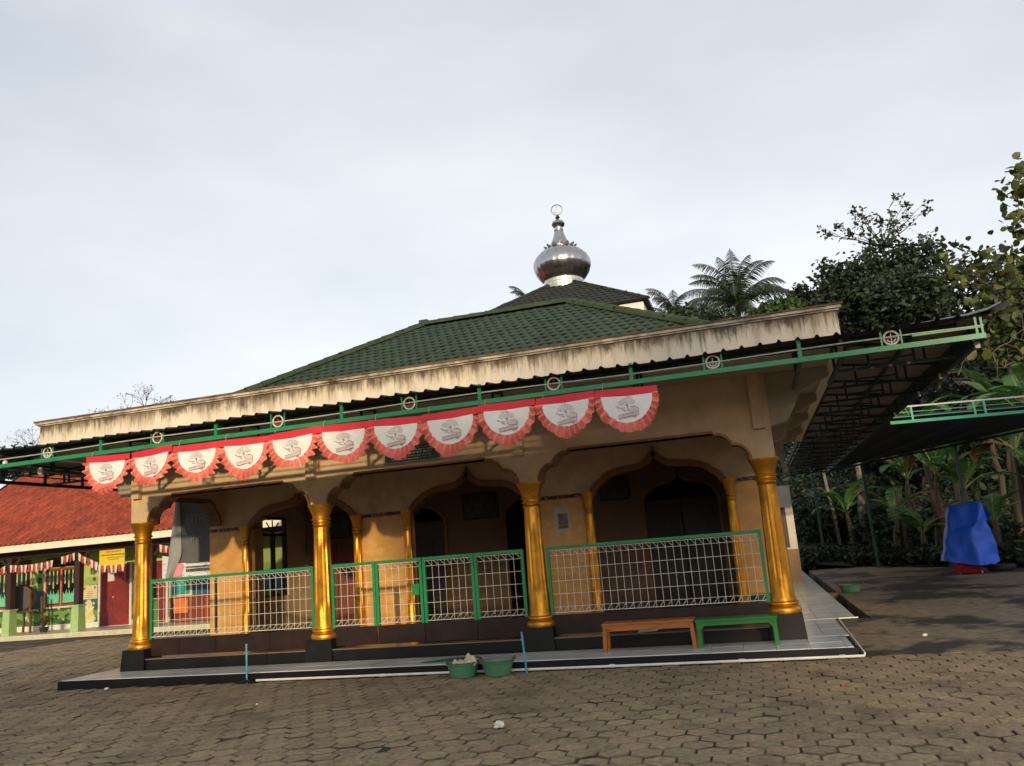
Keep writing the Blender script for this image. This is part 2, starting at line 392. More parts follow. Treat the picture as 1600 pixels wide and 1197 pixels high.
    # cantilever brackets on both ends
    for y in (.02, 2.35, 4.7, 7.0):
        P(MB().prism([(.162,3.715),(1.02,3.715),(1.02,3.60),(.62,3.42),(.40,3.02),(.162,2.98)], y, y+.2), 'slab_bracket', white_slab)
        P(MB().prism([(-10.553,3.715),(-11.4,3.715),(-11.4,3.60),(-11.0,3.42),(-10.8,3.02),(-10.553,2.98)], y, y+.2), 'slab_bracket', white_slab)
    # roof slab and parapet with its cornice
    P(MB().box(-11.58,1.10,-.86,10,3.72,3.84), 'roof_slab', white_slab)
    pa = MB()
    pa.box(-11.62,1.14,-.94,-.80,3.70,4.25); pa.box(-11.62,-11.48,-.799,10,3.70,4.249); pa.box(1.0,1.14,-.799,10,3.70,4.249)
    para = P(pa, 'parapet', parapet_m)
    for (z0, z1, e) in ((4.252,4.275,.025),(4.276,4.312,.055),):
        b = MB(); b.box(-11.62-e,1.14+e,-.94-e,-.79,z0,z1); b.box(-11.62-e,-11.47,-.788,10,z0,z1); b.box(.99,1.14+e,-.788,10,z0,z1); P(b, 'cornice', cornice_m, para)
    b = MB(); e = .075
    b.box(-11.62-e,1.14+e,-.94-e,-.78,4.313,4.335); b.box(-11.62-e,-11.46,-.778,10,4.313,4.335); b.box(.98,1.14+e,-.778,10,4.313,4.335); P(b, 'parapet_cap', cap_m, para)
    # --- front columns
    def column(cx, cy, z0, zt, r, fl=True, ped=None):
        c = empty('column', (cx, cy, z0)); c.parent = root; c.location = (cx-root.location.x, cy-root.location.y, z0)
        if ped: MB().frustum(cx, cy, .119, z0+.005, .235, .212).build('pedestal', black_tile, c)
        h = zt-z0
        MB().lathe([(r*1.42,z0),(r*1.46,z0+.025),(r*1.46,z0+.06),(r*1.36,z0+.085),(r*1.20,z0+.10),(r*1.30,z0+.125),(r*1.28,z0+.145),(r*1.12,z0+.16),(r*1.09,z0+.20)], cx, cy, 28).build('base', gold, c, True)
        n = 40
        zs = [z0+.20+(zt-.36-z0-.20)*k/8 for k in range(9)]
        MB().lathe([(r*(1.05-.24*k/8), z, .10 if fl and 0 < k < 8 else 0) for k, z in enumerate(zs)], cx, cy, n, 4).build('shaft', gold, c, True)
        q = r*.84
        pf = [(q*1.10,zt-.361),(q*1.14,zt-.35),(q*1.02,zt-.335),(q*1.0,zt-.315),(q*1.16,zt-.305),(q*1.18,zt-.29),(q*1.03,zt-.275),(q*1.03,zt-.255),(q*1.19,zt-.245),(q*1.21,zt-.228),(q*1.07,zt-.215),(q*1.10,zt-.18),(q*1.30,zt-.11),(q*1.52,zt-.05),(q*1.64,zt-.025),(q*1.66,zt)]
        MB().lathe(pf, cx, cy, 28).build('capital', gold, c, True)
    for cx in CX: column(cx, .06, .448, 2.535, .150, True, True)
    # --- inner wall with ogee arches
    OG = [(1.17,2.42),(1.15,2.50),(1.09,2.585),(1.00,2.655),(.955,2.675),(.93,2.715),(.80,2.785),(.62,2.83),(.42,2.845),(.25,2.87),(.13,2.94),(.05,3.04),(0,3.16)]
    def ogee(c, s=1.0):
        return [(c-u*s, z) for u, z in OG]+[(c+u*s, z) for u, z in reversed(OG[:-1])]
    low = [(-10.66,.301)]; up = [(-10.66,2.46)]
    for c in INW:
        low += [(c-1.17,.301),(c-1.17,2.44),(c+1.17,2.44),(c+1.17,.301)]
    yI = 2.30
    edges = [-10.66]+[v for c in INW for v in (c-1.17, c+1.17)]+[.18]
    for k in range(0, 8, 2): P(MB().box(edges[k], edges[k+1], yI, yI+.2, .2995, 2.385), 'inner_wall_tiling', marble)
    fz = mat('frieze_pattern', (.05,.018,.012), .6, var=.1, c2=(.34,.20,.11), c2s=22, c2t=(.5,.6))
    for k in range(0, 8, 2): P(MB().box(edges[k], edges[k+1], yI-.006, yI+.2, 2.387, 2.452), 'frieze', fz)
    poly = [(-10.66,2.455)]
    for c in INW: poly += ogee(c)
    poly += [(.18,2.455),(.18,3.715),(-10.66,3.715)]
    # the spring points sit just on the frieze
    P(MB().prism([(x_, max(z, 2.4525)) for x_, z in poly], yI, yI+.2), 'inner_wall', cream)
    for c in INW:
        b = ribbon(ogee(c), -.11, yI-.05, yI+.21); P(b, 'inner_arch_trim', trim)
        for s in (-1, 1): column(c+s*1.20, yI-.06, .30, 2.44, .088, True)
    # --- third wall, doors, hall behind
    y3 = 5.5; C3 = [-7.65,-4.70,-1.66]; hw = .82
    OG3 = [(u*hw/1.17, z-.12) for u, z in OG]
    poly = [(-10.55,.301)]
    for c in C3: poly += [(c-hw,.301)]+[(c-u, z) for u, z in OG3]+[(c+u, z) for u, z in reversed(OG3[:-1])]+[(c+hw,.301)]
    poly += [(.15,.301),(.15,3.715),(-10.55,3.715)]
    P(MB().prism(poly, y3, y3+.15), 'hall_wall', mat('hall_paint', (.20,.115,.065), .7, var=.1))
    for c in C3:
        b = ribbon([(c-hw,.35)]+[(c-u, z) for u, z in OG3]+[(c+u, z) for u, z in reversed(OG3[:-1])]+[(c+hw,.35)], -.07, y3-.03, y3-.001); P(b, 'hall_arch_trim', trim)
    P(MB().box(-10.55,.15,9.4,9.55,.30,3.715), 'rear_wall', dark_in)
    P(MB().box(-.05,.15,2.5,5.499,.30,3.715), 'hall_side_wall', cream); P(MB().box(-.05,.15,5.651,9.399,.30,3.715), 'hall_side_wall', cream)
    # left hall wall with a window opening
    b = MB()
    for (a0,a1,z0,z1) in ((2.5,3.75,.30,3.715),(4.75,5.499,.30,3.715),(3.75,4.75,.30,1.0),(3.75,4.75,2.72,3.715),(5.651,9.399,.30,3.715)): b.box(-10.549,-10.40,a0,a1,z0,z1)
    P(b, 'hall_side_wall', cream)
    wf = MB()
    for (a0,a1,z0,z1) in ((3.75,3.81,1.0,2.72),(4.69,4.75,1.0,2.72),(4.22,4.28,1.0,2.36),(3.81,4.69,1.0,1.06),(3.81,4.69,2.66,2.72),(3.81,4.69,2.30,2.36)): wf.box(-10.52,-10.43,a0,a1,z0,z1)
    for k in range(5):
        a = R(20+35*k); wf.bar((-10.475,4.25,2.37),(-10.475,4.25+.42*math.cos(a),2.37+.28*math.sin(a)), .02)
    wd = P(wf, 'window', wood_dark)
    gl = mat('window_glass', (.05,.05,.05), .05, var=0, spec=.5)
    gm = MATS['window_glass']; gb = gm.node_tree.nodes['Principled BSDF']; gb.inputs['Transmission Weight'].default_value = 1; gb.inputs['Base Color'].default_value = (.55,.56,.55,1); gb.inputs['IOR'].default_value = 1.02
    MB().box(-10.48,-10.474,3.81,4.22,1.06,2.30).build('pane', gl, wd); MB().box(-10.48,-10.474,4.28,4.69,1.06,2.30).build('pane', gl, wd)
    # door leaves
    for c, m_, ang in ((-9.55, wood_red, 0), (-7.65, wood_dark, 0), (-1.66, wood_dark, 0)):
        for s in (-1, 1):
            if c == -9.55:
                b = MB(); x0 = c+(0 if s > 0 else -.55); b.box(x0+.01,x0+.54,y3-.06,y3-.002,.31,2.05)
            else:
                b = MB(); x0 = c+(0 if s > 0 else -hw+.03); b.box(x0+.01,x0+hw-.04,y3+.05,y3+.09,.31,2.35)
            d = P(b, 'hall_door', m_)
            for (z0, z1) in ((.45,.95),(1.05,1.9)):
                yy = y3-.072 if c == -9.55 else y3+.035
                MB().box(x0+.10,x0+.44,yy,yy+.015,z0,z1).build('door_panel', m_, d)
    # framed boards in the hall
    for (x0,x1,z0,z1) in ((-6.43,-5.60,2.30,2.88),(-3.32,-2.68,2.43,2.92),(-9.9,-9.2,2.15,2.75)):
        f_ = P(MB().box(x0,x1,y3-.04,y3-.002,z0,z1), 'framed_board', wood_dark); MB().box(x0+.05,x1-.05,y3-.046,y3-.041,z0+.05,z1-.05).build('board_print', mat('dark_board_print', (.055,.062,.055), .3, c2=(.14,.13,.10), c2s=14, c2t=(.55,.62)), f_)
    # green dedication board over the middle arch
    f_ = P(MB().box(-5.74,-4.75,-.025,-.002,3.04,3.34), 'dedication_board', mat('board_frame', (.30,.28,.24), .5))
    MB().box(-5.71,-4.78,-.030,-.0255,3.07,3.31).build('board_face', mat('board_face_green', (.016,.035,.026), .35, var=.15), f_)
    b = MB(); rr = random.Random(11)
    for k in range(5):
        x_ = -5.62+rr.uniform(0,.06); z_ = 3.095+.043*k
        while x_ < -4.90:
            ww = rr.uniform(.02,.07); b.box(x_,x_+ww,-.0318,-.0305,z_,z_+.014+.006*(k==2)); x_ += ww+rr.uniform(.012,.03)
    b.build('board_lettering', mat('pale_lettering', (.22,.25,.20), .5), f_)
    # posters and calendar on the inner wall
    c_ = P(MB().box(-3.60,-3.33,yI-.006,yI-.001,1.80,2.25), 'wall_calendar', mat('calendar_paper', (.50,.43,.33), .8))
    MB().box(-3.535,-3.36,yI-.0075,yI-.0062,1.93,2.13).build('calendar_picture', mat('calendar_picture', (.20,.20,.21), .6, var=.3, c2=(.10,.09,.07), c2s=9, c2t=(.4,.6)), c_)
    MB().box(-3.535,-3.36,yI-.0076,yI-.0062,1.87,1.925).build('calendar_dates', mat('calendar_dates', (.16,.11,.05), .6), c_)
    # main hall block behind, with a white return on the right
    b = MB(); b.box(.151,.80,12.4,12.6,.1,2.75); P(b, 'rear_return_wall', mat('rear_white_paint', (.62,.58,.52), .8, var=.1))
    P(MB().box(.151,.805,12.38,12.399,.1,1.0), 'rear_return_tiling', mat('dull_tan_tile', (.26,.15,.075), .6, var=.15)); P(MB().box(.25,.60,12.36,12.399,1.05,2.15), 'rear_window', wood_dark)
    P(MB().box(-9,-1.2,9.56,16,.1,6.4), 'main_hall_wall', cream)
    # --- lower hipped roof with tiles
    A = (-11.09,.80,4.27); B = (.72,.80,4.27); E1 = (-6.89,5.0,6.75); E2 = (-3.48,5.0,6.75); A2 = (-11.09,9.2,4.27); B2 = (.72,9.2,4.27)
    rf = P(MB().add([A,B,E2,E1,A2,B2], [(0,1,2,3),(1,5,2),(4,0,3),(5,4,3,2)]), 'roof', tile_green)
    tw, tl = .185, .235
    def tile_mesh(mname, wv=.010, nd_=6, ln=.30, th=.014, wdt=tw):
        me = bpy.data.meshes.new(mname); V = []; Fc = []
        for (yy, dz) in ((0,0),(ln,0),):
            for k in range(nd_+1):
                u = k/nd_; V.append(((u-.5)*wdt*1.06, yy-(.040*math.cos(2*math.pi*u) if yy == 0 else 0), .014+wv*math.cos(2*math.pi*u)+(.020 if yy == 0 else 0)))
        n = nd_+1
        for k in range(nd_): Fc.append((k, k+1, n+k+1, n+k))
        for k in range(n): v = V[k]; V.append((v[0], v[1]+.004, v[2]-th-.008))
        for k in range(nd_): Fc.append((k+1, k, 2*n+k, 2*n+k+1))
        me.from_pydata(V, [], Fc); return me, V, Fc
    def tile_face(o_, ex, up, length, inside, mt, parent, me3, keep, name='roof_tile', tw_=tw, tl_=tl, seed=1, jit=.006):
        me, V, Fc = me3; ex = Vector(ex).normalized(); up = Vector(up).normalized(); nz = ex.cross(up).normalized()
        if nz.z < 0: nz = -nz
        M = Matrix((ex, up, nz)).transposed(); rg = random.Random(seed); o_ = Vector(o_); spots = []
        rows = int(length/tl_)
        for j in range(rows):
            for i in range(-80, 140):
                u = (i+(.5 if j % 2 else 0))*tw_; v = j*tl_
                if inside(u, v+tl_*.5): spots.append((u, v))
        big = MB(); kept = 0
        spots.sort(key=lambda s_: keep(s_)) if keep else None
        pl = world_loc(parent)
        for (u, v) in spots:
            pos = o_+ex*u+up*v+nz*rg.uniform(0, jit); rot = M.to_4x4() @ Matrix.Rotation(rg.gauss(0,.012),4,'Z') @ Matrix.Rotation(rg.gauss(0,.008),4,'X')
            if keep and kept < 300:
                o2 = link(name, me, mt, parent, False); o2.matrix_local = Matrix.Translation(pos-pl) @ rot; kept += 1
            else: big.add([pos+(rot @ Vector(q)) for q in V], Fc)
        if big.v:
            o3 = big.build(name+'_field', mt, parent, fix=False); o3['kind'] = 'stuff'
    tm = tile_mesh('roof_tile'); tm[0].materials.append(tile_green)
    sl = math.hypot(4.2, 2.48); kx = 4.2/sl
    upv = Vector((0,4.2,2.48))
    ins = lambda u, v: v*kx+.02 < u < 11.81-v*kx-.02 and v < sl
    tile_face(A, (1,0,0), upv, sl, ins, tile_green, rf, tm, lambda s_: -1 if False else (0 if (1.15 < s_[1]) else 1, -s_[1] if False else abs(s_[0]-6.5)))
    ins2 = lambda u, v: v*kx+.02 < u < 8.4-v*kx-.02 and v < sl
    tile_face(A2, (0,-1,0), (4.2,0,2.48), sl, ins2, tile_green, rf, tm, None, 'roof_tile', seed=2)
    tile_face(B, (0,1,0), (-4.2,0,2.48), sl, ins2, tile_green, rf, tm, None, 'roof_tile', seed=3)
    def ridge(a, b_, mt, par, step=.36, r=.135, first=True):
        a = Vector(a); b_ = Vector(b_); d = b_-a; n = max(1, round(d.length/step)); step = d.length/n; d.normalize()
        x = d.cross(Vector((0,0,1))).normalized(); up = x.cross(d)
        for k in range(n):
            V = []; Fc = []; p0 = a+d*(k*step-.02); p1 = a+d*((k+1)*step+.03)
            for (pp, rr_) in ((p0, r*1.06), (p1, r*.94)):
                for m_ in range(7):
                    an = math.pi*m_/6; V.append(pp+x*math.cos(an)*rr_+up*(math.sin(an)*rr_*.85+.0))
            for m_ in range(6): Fc.append((m_, m_+1, 8+m_, 7+m_))
            Fc.append((0,1,2,3,4,5,6))
            MB().add(V, Fc).build('ridge_tile', mt, par, True)
    for a, b_ in ((A,E1),(E1,E2),(B,E2)): ridge(a, b_, tile_ridge, rf)
    MB().box(-6.98,-6.78,4.90,5.10,6.76,6.88).build('ridge_end_cap', tile_ridge, rf)
    # --- upper roof, dome
    ux, uy, uz, uh, ap_ = -5.05, 12.55, 7.98, 2.80, 9.86
    q = [(-1,-1),(1,-1),(1,1),(-1,1)]
    cor = [(ux+uh*i, uy+uh*j, uz) for i, j in q]
    ur = P(MB().add(cor+[(ux,uy,ap_)], [(0,1,4),(1,2,4),(2,3,4),(3,0,4),(3,2,1,0)]), 'upper_roof', tile_black)
    tm2 = tile_mesh('upper_tile', .009); tm2[0].materials.append(tile_black); sl2 = math.hypot(uh, ap_-uz); k2 = uh/sl2
    ins3 = lambda u, v: v*k2+.01 < u < 2*uh-v*k2-.01
    tile_face(cor[0], (1,0,0), (0,uh,ap_-uz), sl2, ins3, tile_black, ur, tm2, None, 'upper_roof_tile', seed=4)
    tile_face(cor[1], (0,1,0), (-uh,0,ap_-uz), sl2, ins3, tile_black, ur, tm2, None, 'upper_roof_tile', seed=5)
    for k in range(4): ridge(cor[k], (ux,uy,ap_), tile_black, ur, .34, .09)
    P(MB().box(ux-uh+.12,ux+uh-.12,uy-uh+.12,uy+uh-.12,uz-.34,uz-.03), 'upper_fascia', mat('fascia_white', (.72,.68,.60), .7, var=.08))
    P(MB().box(ux-uh+.5,ux+uh-.5,uy-uh+.5,uy+uh-.5,6.5,uz-.341), 'upper_wall', cream)
    steel = mat('stainless_steel', (.47,.45,.44), .22, metal=1.0, var=.10, vs_=4, c2=(.40,.37,.35), c2s=3, c2t=(.5,.8))
    z0 = ap_-.42
    dm = empty('dome', (0,0,0)); dm.parent = root; dm.location = (ux-root.location.x, uy-root.location.y, z0)
    # neck of small panels
    nk = MB()
    for lv in range(3):
        for k in range(26):
            a0 = 2*math.pi*(k+.04)/26; a1 = 2*math.pi*(k+.96)/26
            for (za, zb, rr_) in ((z0+.01+lv*.115, z0+.115+lv*.115, .63),):
                V = []
                for r_ in (.60, rr_):
                    for (a, z) in ((a0,za),(a1,za),(a1,zb),(a0,zb)): V.append((ux+r_*math.cos(a), uy+r_*math.sin(a), z))
                nk.add(V, [(4,5,6,7),(0,1,5,4),(1,2,6,5),(2,3,7,6),(3,0,4,7)])
    nk.lathe([(.60,z0-.3),(.605,z0+.38)], ux, uy, 26)
    nk.build('dome_neck', mat('neck_steel_panel', (.66,.62,.54), .3, metal=.9, island=.12), dm, 'flat' and False)
    zb = z0+.345
    prof = [(.60,zb),(.72,zb+.09),(.84,zb+.26),(.905,zb+.44),(.92,zb+.54),(.90,zb+.66),(.83,zb+.80),(.70,zb+.94),(.55,zb+1.05),(.40,zb+1.12)]
    MB().lathe([(r_, z, .022) for r_, z in prof], ux, uy, 96, 4).build('dome_shell', steel, dm, 'all')
    zs = zb+1.09
    sp = [(.46,zs),(.40,zs+.06),(.31,zs+.16),(.24,zs+.30),(.18,zs+.46),(.135,zs+.62),(.15,zs+.63),(.15,zs+.67),(.13,zs+.68),(.13,zs+.74),(.19,zs+.79),(.215,zs+.86),(.18,zs+.94),(.10,zs+.985),(.03,zs+1.0)]
    MB().lathe([(r_, z, .06 if i < 6 else 0) for i, (r_, z) in enumerate(sp)], ux, uy, 40, 4).build('dome_spire', steel, dm, True)
    for k in range(14):
        a = 2*math.pi*k/14; c_ = Vector((ux+.43*math.cos(a), uy+.43*math.sin(a), zs+.015)); d = Vector((math.cos(a), math.sin(a), .25)); t_ = Vector((-math.sin(a), math.cos(a), 0))
        b = MB(); b.add([c_-t_*.09-d*.02, c_+t_*.09-d*.02, c_+t_*.07+d*.07+Vector((0,0,.03)), c_+d*.13+Vector((0,0,.06)), c_-t_*.07+d*.07+Vector((0,0,.03)), c_+d*.04+Vector((0,0,.07))], [(0,1,5),(1,2,5),(2,3,5),(3,4,5),(4,0,5),(0,4,3,2,1)])
        b.build('petal', steel, dm)
    zt = zs+.985
    MB().tube([(ux,uy,zt-.02),(ux,uy,zt+.21)], .014, 8).build('finial_rod', steel, dm)
    MB().lathe([(.02,zt+.03),(.085,zt+.10),(.02,zt+.20)], ux, uy, 4).build('finial_diamond', mat('dark_metal', (.05,.045,.045), .4, metal=.7), dm)
    rc = zt+.20+.17; ring = []
    fr = Vector((ux,uy,rc)); th = .2; ex = Vector((math.cos(th), math.sin(th), 0))
    for k in range(36):
        a = 2*math.pi*k/36; ring.append(fr+ex*.175*math.cos(a)+Vector((0,0,.175*math.sin(a))))
    MB().tube(ring, .017, 8, closed=True).build('finial_ring', steel, dm, True)
    def stroke(pts, r=.012):
        return [fr+ex*p[0]*.88+Vector((0,0,p[1]*.88)) for p in pts], r
    b = MB()
    for pts in ([(.12,.11),(.11,.0),(.10,-.11)], [(.06,.12),(.055,0),(.05,-.09),(.02,-.10),(.0,-.06),(.0,.06)], [(.0,-.06),(-.02,-.10),(-.05,-.09),(-.06,-.02),(-.065,.05)], [(-.065,-.04),(-.10,-.02),(-.12,-.07),(-.09,-.11),(-.065,-.08)], [(-.03,.10),(0,.125),(.03,.10)], [(-.10,-.115),(-.14,-.09)]):
        p_, r_ = stroke(pts); b.tube(p_, .011, 6)
    b.build('finial_calligraphy', mat('pale_metal', (.75,.72,.65), .4, metal=.5), dm, True)
    # weed growing at the dome foot
    return root
mosque = build_mosque()

# ------------------------------------------------------------------ railings and gate between the columns
def brc(x0, x1, y, z0, z1, post, name):      # welded mesh with folded top and bottom
    b = MB(); r = .0032; n = max(3, round((x1-x0)/.108)); st = (x1-x0)/n
    zt, zb_ = z1-.09, z0+.09
    for k in range(1, n):
        x = x0+k*st
        b.tube([(x,y,z0+.005),(x,y,z1-.005)], r, 4, cap=False)
    for k in range(n):
        x = x0+k*st
        b.tube([(x+st,y,zb_),(x+st*.45,y-.04,z0+.012)], r, 4, cap=False)
        b.tube([(x+st,y,zt),(x+st*.45,y-.04,z1-.012)], r, 4, cap=False)
    lv = [z0+.012, zb_]+[zb_+(zt-zb_)*k/4 for k in (1,2,3)]+[zt]
    for z in lv: b.tube([(x0,y,z),(x1,y,z)], r*1.15, 4, cap=False)
    b.tube([(x0,y-.04,z0+.012),(x1,y-.04,z0+.012)], r*1.15, 4, cap=False); b.tube([(x0,y-.04,z1-.012),(x1,y-.04,z1-.012)], r*1.15, 4, cap=False)
    return b.build(name, wire_white, post)
def leaf_frame(root, x0, x1, y, lock=False, mid=None, nm='frame', jn=()):
    z0, zm, z1 = .325, .617, 1.57; t = .045
    b = MB(); b.box(x0,x0+t,y-t/2,y+t/2,zm-.02,z1); b.box(x1-t,x1,y-t/2,y+t/2,zm-.02,z1); b.box(x0+t,x1-t,y-t/2,y+t/2,z1-t,z1)
    fr = b.build(nm, green_paint, root)
    brc(x0+t, x1-t, y, zm, z1-t, root, 'wire_mesh')
    sh = MB().box(x0+.004,x1-.004,y-.012,y+.012,z0,zm-.021).build('sheet_panel', brown_sheet, root)
    for xj in jn: MB().box(xj-.02,xj+.02,y-.020,y-.0125,z0,zm-.021).build('sheet_joint', brown_sheet, sh)
    return fr
r1 = empty('railing', ((CX[0]+CX[1])/2,.03,.30), 'green framed wire mesh railing in the leftmost bay beside the open end', 'railing', 'mesh railings between the gold columns')
leaf_frame(r1, CX[0]+.19, CX[1]-.15, .03, jn=(-9.6,-8.9,-7.9))
MB().box(-8.93,-8.90,.06,.09,.62,1.55).build('middle_post', dark_steel, r1)
g = empty('gate', ((CX[1]+CX[2])/2,.03,.30), 'green folding gate of four wire mesh leaves in the middle bay', 'gate')
xs = [CX[1]+.16, -5.99, -5.20, -4.36, CX[2]-.17]
for i in range(4):
    lf = empty('gate_leaf', (0,0,0)); lf.parent = g; lf.location = (xs[i]-g.location.x, (.03 if i % 2 == 0 else .02)-.03, 0)
    leaf_frame(lf, xs[i]+.006, xs[i+1]-.006, .03 if i % 2 == 0 else .02, nm='leaf_frame')
    if i == 1: MB().box(xs[2]-.17,xs[2]-.055,-.025,.02,1.02,1.18).build('lock_plate', green_paint, lf)
r3 = empty('railing', ((CX[2]+CX[3])/2,.03,.30), 'green framed wire mesh railing behind the two benches, right bay', 'railing', 'mesh railings between the gold columns')
leaf_frame(r3, CX[2]+.17, CX[3]-.17, .03, jn=(-2.5,-1.2))

# ------------------------------------------------------------------ awning round the mosque
RX = [-12.34,-10.36,-8.38,-6.39,-4.41,-2.43,-.46,1.53]
def torus(b, c, r, t, n=24, m=6):
    b.tube([(c[0]+r*math.cos(2*math.pi*k/n), c[1], c[2]+r*math.sin(2*math.pi*k/n)) for k in range(n)], t, m, closed=True)
def build_awning():
    root = empty('awning', (-5.2,-2,3.43), 'green steel awning with dark corrugated sheets and ring ornaments round the mosque', 'awning')
    YB, XR, XL = -2.0, 2.48, -12.85
    MB().box(XL,XR,YB-.03,YB+.03,3.43,3.488).build('front_beam', green_paint, root)
    rail = mat('weathered_rail', (.42,.45,.36), .6, var=.2)
    MB().tube([(x, YB-.012, 3.575+.012*math.sin(x*1.3)) for x in np.linspace(XL,XR,60)], .009, 6).build('rail_wire', rail, root)
    MB().box(1.75,XR-.03,YB-.012,YB+.012,3.555,3.575).build('upper_rail', mat('faded_green', (.16,.34,.10), .5, var=.15), root)
    ringm = mat('ring_white', (.58,.56,.48), .55, var=.15); redm = mat('ring_red', (.35,.04,.03), .5)
    for i, x in enumerate(RX):
        b = MB(); torus(b, (x,YB,3.575), .078, .012); rg = b.build('ring_ornament', ringm, root, True)
        b = MB(); b.tube([(x,YB,3.50),(x,YB,3.625)], .006, 5); b.tube([(x-.07,YB,3.578),(x+.07,YB,3.578)], .006, 5)
        b.tube([(x-.045,YB,3.56),(x-.03,YB,3.535),(x,YB,3.522),(x+.03,YB,3.535),(x+.045,YB,3.56)], .008, 5); b.build('ring_emblem', redm if 2 <= i <= 5 else ringm, rg)
        for s in (-1, 1): MB().box(x+s*.105-.01,x+s*.105+.01,YB-.01,YB+.01,3.489,3.69).build('ring_bar', green_paint, root)
        if i < len(RX)-1: xm = (x+RX[i+1])/2; MB().box(xm-.022,xm+.022,YB-.022,YB+.022,3.489,3.70).build('post', green_paint, root)
    for dx in (-.02,-.075): MB().box(XR+dx-.012,XR+dx+.012,YB-.015,YB+.015,3.489,3.71).build('corner_post', green_paint, root)
    # corrugated sheets
    pit = .212; pr = [(0,.0),(.36,.0),(.43,.026),(.50,.034),(.57,.026),(.64,.0)]
    def xs(a, b_):
        k0 = math.floor(a/pit); o = []
        for k in range(k0, int(b_/pit)+2):
            for (u, h) in pr:
                x = (k+u)*pit
                if a <= x <= b_: o.append((x, h))
        return o
    sag = lambda x: .012*math.sin(x*.9)+.008*math.sin(x*2.7+1)
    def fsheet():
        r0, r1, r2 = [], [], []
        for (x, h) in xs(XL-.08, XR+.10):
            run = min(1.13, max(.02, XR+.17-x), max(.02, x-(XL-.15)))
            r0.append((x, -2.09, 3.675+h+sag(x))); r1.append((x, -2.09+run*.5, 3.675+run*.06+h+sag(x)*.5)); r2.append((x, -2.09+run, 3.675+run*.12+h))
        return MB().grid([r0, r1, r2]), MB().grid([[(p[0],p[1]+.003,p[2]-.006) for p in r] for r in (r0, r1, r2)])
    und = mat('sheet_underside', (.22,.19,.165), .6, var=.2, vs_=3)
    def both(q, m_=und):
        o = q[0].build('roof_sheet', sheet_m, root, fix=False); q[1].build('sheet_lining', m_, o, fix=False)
    both(fsheet(), mat('shaded_lining', (.022,.020,.018), .7, var=.2))  # front lining darker than the sides: under-awning shade put into its colour
    def ssheet(x0, sgn, y1, xin):
        r0, r1, r2 = [], [], []
        for (y, h) in xs(-2.09, y1):
            run = min(abs(xin-x0), max(.02, y+2.16))
            for rr_, q in ((r0,0),(r1,.5),(r2,1)): rr_.append((x0-sgn*run*q, y, 3.675+run*q*.12+h+.0))
        return MB().grid([r0, r1, r2]), MB().grid([[(p[0]-sgn*.003,p[1],p[2]-.006) for p in r] for r in (r0, r1, r2)])
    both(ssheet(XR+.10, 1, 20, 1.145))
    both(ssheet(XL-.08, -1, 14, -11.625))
    # hip flashing at the front right corner with its lifted tip
    rid = MB(); a = [Vector((1.25,-.86,3.86)), Vector((1.9,-1.5,3.785)), Vector((2.36,-1.93,3.725)), Vector((2.56,-2.10,3.73)), Vector((2.68,-2.17,3.765))]
    rows = []
    for s, dz in ((-.09,-.02),(-.04,.015),(0,.025),(.04,.015),(.09,-.02)): rows.append([p+Vector((s*.7,s*.7,dz)) for p in a])
    rid.grid(rows); rid.grid([[p-Vector((0,0,.008)) for p in r] for r in rows]); rid.build('hip_flashing', mat('galvanised_flashing', (.16,.17,.18), .4, metal=.5, var=.2), root, fix=False)
    # trusses and purlins
    for x in [RX[0]+.99+1.98*k for k in range(8)]+[-11.3,1.0]:
        b = MB(); b.bar((x,-1.97,3.46),(x,-.02,3.46),.04); b.bar((x,-1.97,3.63),(x,-.95,3.752),.035)
        for y in (-1.4,-.95): b.bar((x,y,3.47),(x,y,3.63+.12*(y+1.97)),.03)
        b.build('truss', dark_steel, root)
    for y in (-1.75,-1.3): MB().box(XL+.05,XR-.2,y-.02,y+.02,3.675+.12*(y+2.09)-.065,3.675+.12*(y+2.09)-.02).build('purlin', dark_steel, root)
    def side(x0, sgn, xin, y1, st=1.35):
        y = -.9; 
        while y < y1:
            b = MB(); b.bar((x0,y,3.46),(xin,y,3.46),.035); b.bar((x0,y,3.63),(xin,y,3.63+.12*abs(xin-x0)),.035)
            for q in (.28,.36,.72): xx = x0+(xin-x0)*q; b.bar((xx,y,3.46),(xx,y,3.63+.12*abs(xx-x0)),.028)
            b.bar((x0+(xin-x0)*.36,y,3.55),(x0+(xin-x0)*.72,y,3.55),.02)
            b.build('truss', dark_steel, root); y += st
        b = MB(); b.box(x0-.03,x0+.03,-1.96,y1,3.43,3.488); b.build('side_beam', dark_steel, root)
        b = MB(); b.box(x0-.01,x0+.01,-1.96,y1,3.585,3.605)
        yy = -1.4
        while yy < y1: b.box(x0-.02,x0+.02,yy-.02,yy+.02,3.4885,3.67); yy += .9
        b.build('side_rail', dark_steel, root)
        if sgn > 0: MB().box(x0-.006,x0+.006,-1.5,y1,3.4885,3.672).build('side_dark_infill', dark_steel, root)  # added dark plate, fills the open truss gap in place of shade
        for q in (.4,.85): xx = x0+(xin-x0)*q; MB().box(xx-.018,xx+.018,-1.4,y1,3.675+.12*abs(xx-x0)-.06,3.675+.12*abs(xx-x0)-.02).build('purlin', dark_steel, root)
    side(XR, 1, 1.0, 19.8); side(XL, -1, -11.45, 13.8)
    for (x, y) in ((-12.85,6.5),(-12.85,13.5)): MB().box(x-.04,x+.04,y-.04,y+.04,-.02,3.43).build('support_post', dark_steel, root)
    for (y, s) in ((-1.85,.05),(.1,.03),(1.6,.03),(3.9,.03)): MB().box(2.40,2.40+s,y,y+.05,3.36,3.43).build('clip', mat('pale_clip', (.5,.48,.32), .6), root)
